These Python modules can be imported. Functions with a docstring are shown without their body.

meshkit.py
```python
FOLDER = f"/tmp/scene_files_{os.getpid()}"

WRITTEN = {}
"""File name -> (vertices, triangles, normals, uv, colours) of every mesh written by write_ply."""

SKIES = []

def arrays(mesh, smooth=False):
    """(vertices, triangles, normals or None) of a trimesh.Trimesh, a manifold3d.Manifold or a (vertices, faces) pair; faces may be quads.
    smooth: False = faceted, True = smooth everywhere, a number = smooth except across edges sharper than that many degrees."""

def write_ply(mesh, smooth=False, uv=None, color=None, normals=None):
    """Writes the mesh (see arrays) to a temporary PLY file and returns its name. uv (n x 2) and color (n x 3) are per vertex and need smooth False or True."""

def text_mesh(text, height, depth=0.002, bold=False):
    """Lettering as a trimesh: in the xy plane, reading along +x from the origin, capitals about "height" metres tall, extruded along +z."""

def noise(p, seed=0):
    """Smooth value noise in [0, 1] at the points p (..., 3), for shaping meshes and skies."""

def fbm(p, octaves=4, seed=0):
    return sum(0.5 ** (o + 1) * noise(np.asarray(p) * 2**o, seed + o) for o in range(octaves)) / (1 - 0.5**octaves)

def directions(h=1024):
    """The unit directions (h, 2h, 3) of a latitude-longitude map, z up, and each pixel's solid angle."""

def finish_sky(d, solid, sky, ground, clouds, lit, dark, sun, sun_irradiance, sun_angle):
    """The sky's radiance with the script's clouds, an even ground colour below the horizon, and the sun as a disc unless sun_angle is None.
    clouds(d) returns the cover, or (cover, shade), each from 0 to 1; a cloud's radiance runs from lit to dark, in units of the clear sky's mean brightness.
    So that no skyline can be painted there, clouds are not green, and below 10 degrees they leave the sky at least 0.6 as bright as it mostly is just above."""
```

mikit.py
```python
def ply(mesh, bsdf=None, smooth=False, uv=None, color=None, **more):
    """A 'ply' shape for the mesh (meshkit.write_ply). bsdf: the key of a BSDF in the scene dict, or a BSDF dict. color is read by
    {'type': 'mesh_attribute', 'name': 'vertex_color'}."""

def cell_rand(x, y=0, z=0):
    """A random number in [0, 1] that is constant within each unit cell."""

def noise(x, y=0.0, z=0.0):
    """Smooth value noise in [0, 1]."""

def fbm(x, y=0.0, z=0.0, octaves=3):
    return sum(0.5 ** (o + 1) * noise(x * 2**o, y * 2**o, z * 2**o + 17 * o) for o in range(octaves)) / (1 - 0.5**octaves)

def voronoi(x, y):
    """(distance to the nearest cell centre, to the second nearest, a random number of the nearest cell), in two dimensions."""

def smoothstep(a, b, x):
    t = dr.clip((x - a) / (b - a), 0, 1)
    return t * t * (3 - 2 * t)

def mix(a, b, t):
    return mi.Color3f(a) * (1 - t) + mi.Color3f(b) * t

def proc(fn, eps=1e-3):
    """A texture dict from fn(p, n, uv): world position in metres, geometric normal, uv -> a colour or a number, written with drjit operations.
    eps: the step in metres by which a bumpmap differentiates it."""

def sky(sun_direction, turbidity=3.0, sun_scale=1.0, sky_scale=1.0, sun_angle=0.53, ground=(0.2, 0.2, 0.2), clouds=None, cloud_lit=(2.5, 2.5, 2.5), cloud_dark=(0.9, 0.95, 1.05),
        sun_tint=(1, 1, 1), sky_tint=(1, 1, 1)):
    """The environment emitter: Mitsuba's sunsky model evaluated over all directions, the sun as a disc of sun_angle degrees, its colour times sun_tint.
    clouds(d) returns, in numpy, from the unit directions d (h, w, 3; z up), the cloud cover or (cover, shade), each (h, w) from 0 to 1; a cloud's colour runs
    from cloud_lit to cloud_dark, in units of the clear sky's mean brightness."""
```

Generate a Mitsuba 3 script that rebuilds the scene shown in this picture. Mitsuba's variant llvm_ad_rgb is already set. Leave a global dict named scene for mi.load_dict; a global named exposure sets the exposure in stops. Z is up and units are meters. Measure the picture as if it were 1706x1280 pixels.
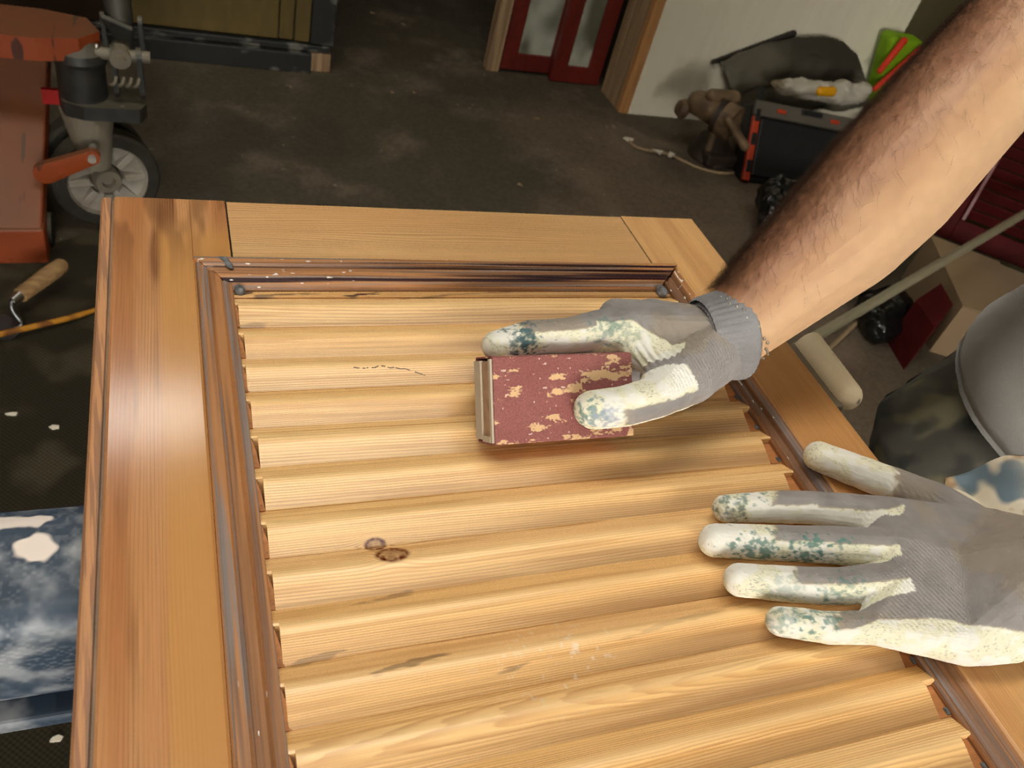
import math, random
import numpy as np, trimesh, manifold3d as m3, drjit as dr, mitsuba as mi, mikit, meshkit
from mikit import noise, fbm, cell_rand, smoothstep, mix, proc, voronoi
from shapely.geometry import Polygon, Point, box as sbox
from shapely.ops import unary_union
T = mi.ScalarTransform4f
rng = np.random.default_rng(7); random.seed(7)
scene, labels = {}, {}

# ------------------------------------------------------------------ camera, light, exposure
CAM = np.array([0.04596, -0.57446, 1.21246])
FWD = np.array([0.37044, 0.65941, -0.65418]); UP = np.array([0.04022, 0.69224, 0.72055])
scene['camera'] = {'type': 'thinlens', 'fov': 62.948, 'fov_axis': 'x', 'near_clip': 0.02, 'far_clip': 60.0, 'aperture_radius': 0.0008,
                   'focus_distance': 0.50, 'to_world': T().look_at(origin=CAM.tolist(), target=(CAM + FWD).tolist(), up=UP.tolist())}
exposure = -0.16
WINDOW_L, LAMP_L, BENCH_L, FLASH = 28.0, 10.0, 9.4, 0.12
WARM, DAY = (1.0, 0.965, 0.88), (1.0, 0.97, 0.90)
scene['sky'] = {'type': 'constant', 'radiance': {'type': 'rgb', 'value': [0.01, 0.01, 0.01]}}

# ------------------------------------------------------------------ helpers
FPX = 1393.39
RT = np.cross(FWD, UP); RT /= np.linalg.norm(RT)
def ray(u, v): return RT * (u - 853) / FPX - UP * (v - 640) / FPX + FWD
def at_z(u, v, z): d = ray(u, v); return CAM + d * (z - CAM[2]) / d[2]      # where a ray meets a level plane
def at_y(u, v, y): d = ray(u, v); return CAM + d * (y - CAM[1]) / d[1]      # ... a plane facing the camera's side of the room
def at_x(u, v, x): d = ray(u, v); return CAM + d * (x - CAM[0]) / d[0]
def at_t(u, v, t): return CAM + ray(u, v) * t                               # ... a depth
def lin(r, g, b): return tuple(float(((c / 255 + 0.055) / 1.055) ** 2.4 if c > 10 else c / 255 / 12.92) for c in (r, g, b))
def rgb(c): return {'type': 'rgb', 'value': list(map(float, c))}
def numbered(k):
    if k not in scene and k not in labels: return k
    i = 1
    while f'{k}_{i:03d}' in scene or f'{k}_{i:03d}' in labels: i += 1
    return f'{k}_{i:03d}'
def add(key, mesh, bsdf, smooth=False, label=None, cat=None, group=None, kind=None, **kw):
    key = numbered(key)
    scene[key] = mikit.ply(mesh, bsdf, smooth, **kw)
    d = {}
    if label: d['label'] = label
    if cat: d['category'] = cat
    if group: d['group'] = group
    if kind: d['kind'] = kind
    if d: labels[key] = d
    return key
def thing(key, label, cat, group=None):
    key = numbered(key); labels[key] = {'label': label, 'category': cat}
    if group: labels[key]['group'] = group
    return key
def mat(name, color, rough=0.6, spec=0.5, metallic=0.0, bump=None, bscale=0.001, **kw):
    b = {'type': 'principled', 'base_color': color if isinstance(color, dict) else rgb(color), 'roughness': rough if isinstance(rough, dict) else float(rough), 'specular': float(spec), 'metallic': float(metallic), **kw}
    if bump is not None: b = {'type': 'bumpmap', 'arbitrary': bump, 'scale': float(bscale), 'bsdf': b}
    scene[name] = {'type': 'twosided', 'bsdf': b}
    return name
def cat_m(*ms): return trimesh.util.concatenate([m for m in ms])
def box(x0, x1, y0, y1, z0, z1, r=0.0):
    if r <= 0:
        b = trimesh.creation.box((x1 - x0, y1 - y0, z1 - z0)); b.apply_translation(((x0 + x1) / 2, (y0 + y1) / 2, (z0 + z1) / 2)); return b
    s = [m3.Manifold.sphere(r, 12).translate((x, y, z)) for x in (x0 + r, x1 - r) for y in (y0 + r, y1 - r) for z in (z0 + r, z1 - r)]
    return tm(m3.Manifold.batch_hull(s))
def tm(M):
    m = M.to_mesh(); return trimesh.Trimesh(np.array(m.vert_properties[:, :3], float), np.array(m.tri_verts), process=False)
def frame(z, x=None):
    z = np.asarray(z, float) / np.linalg.norm(z); x = np.array([1., 0, 0]) if x is None else np.asarray(x, float)
    if abs(x @ z) > 0.95: x = np.array([0, 1., 0])
    x = x - z * (x @ z); x /= np.linalg.norm(x); return np.stack([x, np.cross(z, x), z], 1)
def place(m, origin, R=None):
    M = np.eye(4); M[:3, 3] = origin
    if R is not None: M[:3, :3] = R
    m = m.copy(); m.apply_transform(M); return m
def cyl(a, b, r, n=24):
    return trimesh.creation.cylinder(radius=r, segment=[a, b], sections=n)
def lathe(prof, n=32):
    return trimesh.creation.revolve(np.array(prof, float), sections=n)
def tube(pts, r, n=8, caps=True):
    p = np.asarray(pts, float); t = np.gradient(p, axis=0); t /= np.linalg.norm(t, axis=1, keepdims=True) + 1e-12
    ref = np.array([0, 0, 1.0]) if abs(t[0, 2]) < 0.9 else np.array([1.0, 0, 0])
    rr = np.broadcast_to(r, (len(p),)); V = []; ang = np.arange(n) * 2 * np.pi / n
    a = np.cross(t[0], ref); a /= np.linalg.norm(a)
    for k in range(len(p)):
        a = a - t[k] * (a @ t[k]); a /= np.linalg.norm(a); b = np.cross(t[k], a)
        V.append(p[k] + rr[k] * (np.cos(ang)[:, None] * a + np.sin(ang)[:, None] * b))
    V = np.concatenate(V); F = []
    for k in range(len(p) - 1):
        for j in range(n):
            q = [k * n + j, k * n + (j + 1) % n, (k + 1) * n + (j + 1) % n, (k + 1) * n + j]; F += [[q[0], q[1], q[2]], [q[0], q[2], q[3]]]
    if caps:
        V = np.vstack([V, p[:1], p[-1:]]); c0, c1 = len(V) - 2, len(V) - 1; e = (len(p) - 1) * n
        F += [[c0, (j + 1) % n, j] for j in range(n)] + [[c1, e + j, e + (j + 1) % n] for j in range(n)]
    m = trimesh.Trimesh(V, F, process=False); return m
def spline(pts, n=24):
    from scipy.interpolate import CubicSpline
    p = np.asarray(pts, float); s = np.r_[0, np.cumsum(np.linalg.norm(np.diff(p, axis=0), axis=1))]
    return CubicSpline(s, p)(np.linspace(0, s[-1], n))
def extr(poly, h): return trimesh.creation.extrude_polygon(poly if isinstance(poly, Polygon) else Polygon(poly), h)
def extr_x(prof, x0, x1):           # profile in (y, z), swept along x
    m = extr(Polygon(prof), x1 - x0); v = m.vertices.copy(); m.vertices = np.stack([v[:, 2] + x0, v[:, 0], v[:, 1]], 1); return m
def extr_y(prof, y0, y1):           # profile in (x, z), swept along y
    m = extr(Polygon(prof), y1 - y0); v = m.vertices.copy(); m.vertices = np.stack([v[:, 0], v[:, 2] + y0, v[:, 1]], 1); m.invert(); return m
def slab(c, th):                    # a board whose face runs through the corners c (in order), thickness th away from the viewer's side
    c = np.asarray(c, float); n = np.cross(c[1] - c[0], c[-1] - c[0]); n /= np.linalg.norm(n)
    if n @ (CAM - c[0]) > 0: n = -n
    return tm(m3.Manifold.hull_points(np.vstack([c, c + n * th])))
def cloth(c00, c10, c11, c01, nu, nv, fn, th=0.004):   # crumpled sheet over a quad; fn(u, v) -> displacement vectors
    u, v = np.meshgrid(np.linspace(0, 1, nu), np.linspace(0, 1, nv), indexing='ij'); u, v = u.ravel(), v.ravel()
    P = (np.outer((1 - u) * (1 - v), c00) + np.outer(u * (1 - v), c10) + np.outer(u * v, c11) + np.outer((1 - u) * v, c01)) + fn(u, v)
    F = []
    for i in range(nu - 1):
        for j in range(nv - 1):
            a, b, c, d = i * nv + j, (i + 1) * nv + j, (i + 1) * nv + j + 1, i * nv + j + 1; F += [[a, b, c], [a, c, d]]
    m = trimesh.Trimesh(P, F, process=False); n = m.vertex_normals
    k = len(P); F2 = np.array(F)[:, ::-1] + k; E = []
    ring = [i * nv for i in range(nu)] + [(nu - 1) * nv + j for j in range(1, nv)] + [i * nv + nv - 1 for i in range(nu - 2, -1, -1)] + [j for j in range(nv - 2, 0, -1)]
    for q in range(len(ring)):
        a, b = ring[q], ring[(q + 1) % len(ring)]; E += [[a, a + k, b], [b, a + k, b + k]]
    return trimesh.Trimesh(np.vstack([P, P - n * th]), np.vstack([F, F2, E]), process=False)
def blob(pts, radii, edge=0.02, smooth=6, disp=0.0, freq=8.0, seed=0):
    H = m3.Manifold.batch_hull([m3.Manifold.sphere(float(r), 20).translate(tuple(map(float, p))) for p, r in zip(pts, radii)])
    m = tm(H.refine_to_length(edge)); trimesh.smoothing.filter_taubin(m, iterations=smooth)
    if disp:
        n = m.vertex_normals; q = np.array(m.vertices) * freq + seed * 3.1
        d = np.abs(meshkit.fbm(q) - 0.0); d = d - d.mean(); m.vertices = m.vertices + n * (d[:, None] * disp)
    return m
def nz(a, b=0.0, c=0.0): return 2 * noise(a, b, c) - 1

ZT = 0.85                                       # top face of the shutter
# ------------------------------------------------------------------ materials
PITCH, LIP0 = 0.0301, -0.1098
KNOTS = [(0.1464, -0.3290, 0.0062), (0.1395, -0.3200, 0.0040)]
def pine_slat(p, n, uv):
    i = dr.floor((LIP0 - p.y) / PITCH)
    r1, r2, r3, r4, r5 = (cell_rand(i + 40, k) for k in (1, 2, 3, 4, 5))
    a = p.x; b = p.y - (LIP0 - (i + 0.5) * PITCH); c = p.z - ZT
    special = dr.select(i == 10, 1.0, 0.0)
    b0 = dr.select(r1 > 0.45, 1.0, -1.0) * (0.012 + 0.05 * r4) + (r2 - 0.5) * 0.03 * a + 0.0018 * nz(a * 6, i * 7.3, 1.0)
    c0 = 0.012 + 0.05 * r3 * r3
    # the slat with the cathedral figure: rings nearly tangent to the face
    b0 = mix1(b0, 0.001 + 0.0015 * nz(a * 9, 3.0), special); c0 = mix1(c0, dr.maximum(0.0075 - 0.030 * (a - 0.25), 0.002), special)
    rad = dr.sqrt(dr.square(b - b0) + dr.square(c + c0))
    rad += 0.0004 * nz(a * 9, b * 90, i) + 0.0002 * nz(a * 60, b * 600, i)
    kn = mi.Float(0)
    for (kx, ky, kr) in KNOTS:
        e = dr.sqrt(dr.square((p.x - kx) / 1.5) + dr.square(p.y - ky)) / kr
        rad += 0.004 * dr.exp(-0.5 * e * e) * dr.select(p.y < ky, 1, -1)
        kn = dr.maximum(kn, smoothstep(1.15, 0.8, e) * (0.62 + 0.38 * smoothstep(0.40, 0.75, e)) * (0.6 + 0.6 * noise(p.x * 700, p.y * 700)))
    fr = rad * mix1(520 + 520 * r5, 1000, special); fr = fr - dr.floor(fr)
    late = smoothstep(0.25, 0.88, fr) * (1 - smoothstep(0.9, 1.0, fr))
    late *= 0.45 + 0.55 * noise(a * 10, b * 300, i)
    base = mix(mix(lin(230, 192, 134), lin(224, 178, 110), r5), lin(220, 178, 130), 0.7 * noise(a * 5, i * 3.7, b * 90) * r2)
    col = mix(base, lin(158, 88, 34), late * 0.55)
    col = mix(col, lin(180, 128, 66), 0.45 * smoothstep(0.5, 0.85, noise(a * 12 + 9, b * 500, i)))
    col = col * (0.93 + 0.14 * noise(a * 40, b * 2600, i))
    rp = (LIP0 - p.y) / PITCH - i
    col = mix(col, lin(240, 204, 146), 0.42 * smoothstep(0.17, 0.02, dr.abs(rp - 0.43)))  # sanded ridge paler, its brightness partly put into the colour
    col = mix(col, lin(146, 108, 74), 0.55 * smoothstep(0.58, 0.80, rp) * smoothstep(0.12, 0.32, p.x + 0.02 * nz(p.x * 20, i * 3.1)))  # shade of the lower facets put into the wood colour
    # dark weathered streaks left on the first slats and a few elsewhere
    for (sx, sy, lx, ly, w) in STAINS:
        e = dr.square((p.x - sx) / lx) + dr.square((p.y - sy - 0.12 * (p.x - sx)) / ly)
        col = mix(col, lin(74, 46, 40), w * smoothstep(1.3, 0.2, e + 0.9 * nz(p.x * 160, p.y * 900)))
    # scratches and a hairline crack
    ck = dr.abs(p.y - (-0.1865 - 0.9 * dr.maximum(p.x - 0.168, 0) * (p.x - 0.150) * 6 + 0.0008 * nz(p.x * 300)))
    col = mix(col, lin(84, 50, 26), smoothstep(0.0006, 0.0002, ck) * dr.select((p.x > 0.150) & (p.x < 0.196), 1.0, 0.0) * smoothstep(0.25, 0.5, noise(p.x * 900, 5)))
    dust = smoothstep(0.62, 0.86, fbm(p.x * 260, p.y * 260)) * smoothstep(0.06, 0.0, dr.sqrt(dr.square(p.x - 0.215) + dr.square(p.y + 0.405) * 3))
    col = mix(col, lin(235, 228, 215), 0.5 * dust)
    return mix(col, lin(112, 62, 32), kn)
def mix1(a, b, t): return a * (1 - t) + b * t
STAINS = [(0.1723, -0.1063, 0.013, 0.0026, 1.0), (0.118, -0.1068, 0.030, 0.0022, 0.65), (0.089, -0.1040, 0.006, 0.0040, 0.9), (0.26, -0.1045, 0.09, 0.0012, 0.55),
          (0.090, -0.1400, 0.012, 0.0022, 0.45), (0.1435, -0.3915, 0.018, 0.0022, 0.55), (0.140, -0.3530, 0.018, 0.0018, 0.4), (0.192, -0.402, 0.010, 0.0014, 0.5), (0.100, -0.3795, 0.014, 0.002, 0.4),
          (0.30, -0.392, 0.05, 0.002, 0.2)]
def stile_wood(light, mid, dark, seed, freq=520.0, streak=0.8):
    def fn(p, n, uv):
        a, b = p.y, p.x
        w = nz(a * 3, b * 40, seed) * 0.003 + nz(a * 9, b * 130, seed + 2.0) * 0.0012
        fr = (b + w) * freq; fr = fr - dr.floor(fr)
        late = smoothstep(0.3, 0.85, fr) * (1 - smoothstep(0.88, 1, fr)) * noise(a * 5, b * 130, seed + 1)
        broad = smoothstep(0.3, 0.72, fbm(a * 3.2 + seed, b * 62, seed))
        col = mix(light, mid, broad)
        col = mix(col, dark, 0.42 * late + streak * smoothstep(0.60, 0.85, fbm(a * 7 + 3, b * 85 + seed, 2)))
        return col * (0.92 + 0.16 * noise(a * 50, b * 2400, seed))
    return fn
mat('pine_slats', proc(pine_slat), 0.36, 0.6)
_st = stile_wood(lin(190, 138, 92), lin(168, 112, 70), lin(116, 74, 46), 3.0)
def stile_left(p, n, uv):
    col = _st(p, n, uv)
    col = mix(col, lin(188, 136, 76), 0.7 * smoothstep(0.034, 0.040, p.x + 0.002 * nz(p.y * 8)) * smoothstep(-0.02, -0.06, p.y))
    old = smoothstep(0.55, 0.72, fbm(p.x * 60, p.y * 14, 8.0)) * smoothstep(-0.12, -0.02, p.y)
    return mix(col, lin(112, 74, 46), 0.6 * old)
mat('left_stile_wood', proc(stile_left), 0.14, 0.65)
mat('right_stile_wood', proc(stile_wood(lin(204, 156, 100), lin(190, 138, 84), lin(150, 100, 58), 9.0, 640.0, 0.4)), 0.36, 0.5)
def rail_wood(p, n, uv):
    a, b = p.x, p.y
    w = nz(a * 4, b * 60, 2.0) * 0.004 + nz(a * 14, b * 200, 4.0) * 0.001
    fr = (b + w) * 420; fr = fr - dr.floor(fr)
    late = smoothstep(0.2, 0.9, fr) * (1 - smoothstep(0.9, 1, fr)) * (0.3 + 0.7 * noise(a * 6, b * 160))
    col = mix(mix(lin(206, 164, 112), lin(196, 150, 98), noise(a * 5, b * 50)), lin(138, 88, 48), 0.6 * late)
    return col * (0.92 + 0.16 * noise(a * 50, b * 2400))
mat('rail_wood', proc(rail_wood), 0.4, 0.45)
def weathered(axis, seed, tone=0.0):
    def fn(p, n, uv):
        a, b = (p.y, p.x) if axis == 'y' else (p.x, p.y)
        s = fbm(a * 6 + seed, b * 330 + p.z * 300, seed)
        col = mix(lin(168, 116, 72), lin(120, 84, 58), smoothstep(0.35, 0.65, s))
        col = mix(col, lin(122, 118, 116), 0.7 * smoothstep(0.55, 0.72, fbm(a * 9, b * 420 + p.z * 200, seed + 5)))
        col = mix(col, lin(58, 32, 26), (0.55 + tone) * smoothstep(0.60 - 0.2 * tone, 0.78 - 0.2 * tone, fbm(a * 5 + 2, b * 280 + p.z * 500, seed + 9)))
        return mix(col, lin(225, 220, 210), 0.8 * smoothstep(0.90, 0.93, noise(a * 170, b * 600, seed)) * smoothstep(0.45, 0.6, noise(a * 9, seed)))
    return fn
mat('left_moulding_wood', proc(weathered('y', 1.0, -0.15)), 0.5, 0.4)
mat('right_moulding_wood', proc(weathered('y', 4.0, 0.0)), 0.45, 0.4)
mat('top_moulding_wood', proc(weathered('x', 7.0, 0.55)), 0.35, 0.5)
def lip_wood(p, n, uv):
    s = fbm(p.y * 18 + p.x * 500, p.x * 260 + p.y * 40, 3.0)
    col = mix(lin(186, 134, 92), lin(150, 108, 80), smoothstep(0.4, 0.6, s))
    col = mix(col, lin(140, 96, 62), 0.6 * smoothstep(0.0035, 0.0, p.x))
    return mix(col, lin(110, 100, 86), 0.7 * smoothstep(0.0055, 0.0075, p.x + 0.0006 * nz(p.y * 40)))
mat('lip_wood', proc(lip_wood), 0.6, 0.3)
mat('joint_dark', lin(48, 34, 26), 0.9, 0.1)
mat('slat_end_wood', proc(lambda p, n, uv: mix(lin(186, 124, 72), lin(150, 96, 56), fbm(p.y * 300, p.z * 900))), 0.6, 0.3)
mat('grey_putty', proc(lambda p, n, uv: mix(lin(120, 122, 124), lin(70, 66, 62), noise(p.x * 400, p.y * 400, p.z * 400))), 0.7, 0.3)
def floor_fn(p, n, uv):
    s = fbm(p.x * 1.3, p.y * 1.3, 2.0, octaves=4); d = fbm(p.x * 7, p.y * 7, 5.0, octaves=4)
    col = mix(lin(100, 86, 70), lin(76, 68, 54), smoothstep(0.35, 0.65, s))
    col = mix(col, lin(122, 106, 90), 0.5 * smoothstep(0.45, 0.85, d))
    col = mix(col, lin(60, 54, 44), 0.6 * smoothstep(0.55, 0.75, fbm(p.x * 3 + 9, p.y * 3, 1.0, octaves=4)))
    weave = 0.5 + 0.5 * dr.sin(p.x * 900) * dr.sin(p.y * 900)
    col = col * (0.86 + 0.28 * noise(p.x * 120, p.y * 120)) * (0.94 + 0.12 * weave)
    return mix(col, lin(170, 158, 140), 0.5 * smoothstep(0.93, 0.97, noise(p.x * 60, p.y * 60)) * smoothstep(0.5, 0.7, d))
mat('floor_concrete', proc(floor_fn), 0.85, 0.25)
mat('rubber_mat', proc(lambda p, n, uv: mix(lin(50, 44, 32), lin(74, 66, 50), smoothstep(0.4, 0.7, fbm(p.x * 12, p.y * 12))) * (0.72 + 0.28 * (dr.sin(p.x * 700) * dr.sin(p.y * 700)))), 0.9, 0.15)
mat('white_board', proc(lambda p, n, uv: mix(lin(236, 228, 204), lin(218, 208, 182), fbm(p.x * 2, p.z * 3, 1.0)) * (0.97 + 0.06 * noise(p.x * 60, p.z * 4))), 0.45, 0.4)
mat('dark_wall', proc(lambda p, n, uv: mix(lin(84, 76, 54), lin(62, 56, 40), fbm(p.y * 3, p.z * 3, p.x))), 0.8, 0.2)
mat('dim_plaster', proc(lambda p, n, uv: mix(lin(96, 88, 74), lin(74, 68, 58), fbm(p.x * 2, p.y * 2, p.z * 2))), 0.9, 0.1)
mat('ceiling_paint', lin(150, 142, 126), 0.9, 0.1)
def plank(c1, c2, seed, axis=2):
    def fn(p, n, uv):
        a, b, c = (p.z, p.x, p.y) if axis == 2 else ((p.x, p.y, p.z) if axis == 0 else (p.y, p.x, p.z))
        return mix(c1, c2, smoothstep(0.3, 0.7, fbm(a * 4 + seed, b * 130, c * 130)))
    return fn
mat('jamb_wood', proc(plank(lin(168, 140, 104), lin(128, 100, 74), 2.0)), 0.7, 0.3)
mat('jamb_edge', proc(plank(lin(196, 142, 86), lin(160, 112, 68), 4.0)), 0.6, 0.3)
mat('red_paint', proc(lambda p, n, uv: mix(lin(112, 30, 20), lin(80, 24, 18), fbm(p.x * 20, p.y * 20, p.z * 6)) * (0.9 + 0.2 * noise(p.x * 90, p.z * 90))), 0.4, 0.5)
mat('dark_red', proc(lambda p, n, uv: mix(lin(78, 12, 13), lin(58, 10, 10), fbm(p.x * 20, p.y * 20, p.z * 20))), 0.75, 0.2)
mat('grey_green_timber', proc(plank(lin(150, 142, 112), lin(120, 112, 88), 6.0)), 0.7, 0.3)
mat('painted_reflection_glass', proc(lambda p, n, uv: mix(lin(176, 178, 160), lin(92, 92, 76), smoothstep(0.38, 0.62, fbm(p.x * 7 + 3, p.z * 5, 2.0))) * (0.9 + 0.2 * noise(p.x * 30, p.z * 30))), 0.2, 0.6)  # pale and dark blobs of a reflection painted into the pane colour
mat('yellow_board', proc(lambda p, n, uv: mix(lin(104, 86, 42), lin(84, 70, 36), fbm(p.x * 9, p.z * 9)) * (0.9 + 0.2 * noise(p.x * 80, p.z * 20))), 0.6, 0.3)
mat('black_frame', proc(lambda p, n, uv: mix(lin(34, 34, 32), lin(112, 110, 100), 0.8 * smoothstep(0.62, 0.8, fbm(p.x * 16, p.z * 30, p.y * 20)))), 0.5, 0.4)
def dusty_orange(p, n, uv):
    dust = smoothstep(0.2, 0.95, n.z) * (0.55 + 0.45 * fbm(p.x * 14, p.y * 14)) * 0.75
    col = mix(lin(142, 62, 22), lin(112, 46, 18), fbm(p.x * 10, p.y * 10, p.z * 10))
    col = mix(col, lin(30, 24, 20), 0.8 * smoothstep(0.64, 0.7, fbm(p.x * 60, p.y * 9, p.z * 12)))
    return mix(col, lin(92, 74, 52), dust)
mat('orange_paint', proc(dusty_orange), 0.55, 0.4)
mat('red_plate', lin(150, 14, 12), 0.5, 0.4)
def dusty(c, d, amt):
    return proc(lambda p, n, uv: mix(c, d, amt * smoothstep(0.1, 0.9, n.z) * (0.5 + 0.5 * fbm(p.x * 30, p.y * 30, p.z * 30)) + 0.15 * noise(p.x * 50, p.y * 50, p.z * 50)))
mat('dusty_black_metal', dusty(lin(26, 26, 25), lin(92, 86, 70), 0.9), 0.5, 0.5)
mat('dusty_grey_metal', dusty(lin(104, 96, 82), lin(128, 118, 98), 0.8), 0.55, 0.4)
mat('wheel_grey', proc(lambda p, n, uv: mix(lin(150, 144, 132), lin(108, 98, 84), fbm(p.x * 30, p.y * 30, p.z * 30))), 0.5, 0.4)
mat('tyre_rubber', dusty(lin(38, 36, 32), lin(84, 80, 66), 0.6), 0.8, 0.2)
mat('bright_metal', lin(190, 185, 175), 0.3, 0.5, 1.0)
mat('steel', lin(120, 120, 120), 0.4, 0.5, 1.0)
mat('trowel_wood', proc(plank(lin(150, 118, 78), lin(128, 98, 64), 3.0, 0)), 0.6, 0.3)
mat('cord_orange', proc(lambda p, n, uv: mix(lin(168, 112, 30), lin(110, 66, 26), smoothstep(0.4, 0.6, noise(p.x * 50, p.y * 50)))), 0.6, 0.3)
def blue_splat(p, n, uv):
    base = mix(lin(62, 78, 92), lin(36, 48, 66), fbm(p.x * 22, p.y * 22, p.z * 22))
    spl = smoothstep(0.42, 0.74, fbm(p.x * 46, p.y * 46, p.z * 46, octaves=4))
    fine = smoothstep(0.40, 0.85, noise(p.x * 520, p.y * 520, p.z * 520)) * smoothstep(0.40, 0.62, fbm(p.x * 30 + 5, p.y * 30, p.z * 30))
    b1 = smoothstep(1.15, 0.85, dr.sqrt(dr.square((p.x + 0.026) / 0.0095) + dr.square((p.y + 0.279) / 0.0085)) + 0.25 * nz(p.x * 200, p.y * 200))
    b2 = smoothstep(1.2, 0.8, dr.sqrt(dr.square((p.x + 0.038) / 0.018) + dr.square((p.y + 0.261) / 0.0045)) + 0.4 * nz(p.x * 200, p.y * 200))
    col = mix(base, lin(176, 178, 180), dr.clip(0.62 * spl + 0.16 * fine, 0, 1))
    return mix(col, lin(228, 214, 202), dr.maximum(b1, 0.85 * b2))
mat('splattered_blue_paint', proc(blue_splat), 0.5, 0.4)
mat('cream_foam', proc(lambda p, n, uv: mix(mix(lin(238, 226, 188), lin(226, 208, 176), fbm(p.x * 50, p.y * 50)), lin(90, 84, 76), smoothstep(0.80, 0.86, noise(p.x * 90, p.y * 90, p.z * 60)))), 0.6, 0.3)
mat('rusty_iron', proc(lambda p, n, uv: mix(lin(132, 108, 78), lin(84, 64, 46), smoothstep(0.3, 0.7, fbm(p.x * 12, p.y * 12, p.z * 12)))), 0.6, 0.4, 0.15)
mat('dark_iron', lin(44, 32, 24), 0.6, 0.4)
mat('black_plastic', lin(26, 26, 26), 0.45, 0.4)
mat('case_grey', lin(84, 78, 68), 0.5, 0.4)
mat('case_orange', lin(170, 56, 26), 0.45, 0.4)
def crumple(p, n, uv): return fbm(p.x * 22, p.y * 22, p.z * 22)
mat('trash_bag', lin(14, 14, 14), 0.22, 0.6, bump=proc(crumple, 0.003), bscale=0.02)
mat('white_bag', proc(lambda p, n, uv: mix(lin(178, 170, 154), lin(120, 106, 82), smoothstep(0.4, 0.65, fbm(p.x * 9, p.y * 9, p.z * 9)))), 0.45, 0.4)
mat('bag_yellow', lin(214, 150, 16), 0.5, 0.3)
mat('hivis_green', lin(120, 160, 22), 0.7, 0.2)
mat('hivis_red', lin(206, 50, 26), 0.6, 0.3)
mat('grey_sheet', proc(lambda p, n, uv: mix(lin(92, 86, 72), lin(58, 54, 44), smoothstep(0.35, 0.65, fbm(p.x * 5, p.y * 5, p.z * 5)))), 0.6, 0.3)
mat('dark_bar', lin(40, 36, 30), 0.6, 0.3)
mat('cardboard', proc(lambda p, n, uv: mix(lin(150, 124, 92), lin(126, 108, 88), fbm(p.x * 6, p.y * 6, p.z * 6))), 0.8, 0.2)
mat('pipe_metal', lin(164, 154, 126), 0.35, 0.5, 0.35)
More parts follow.
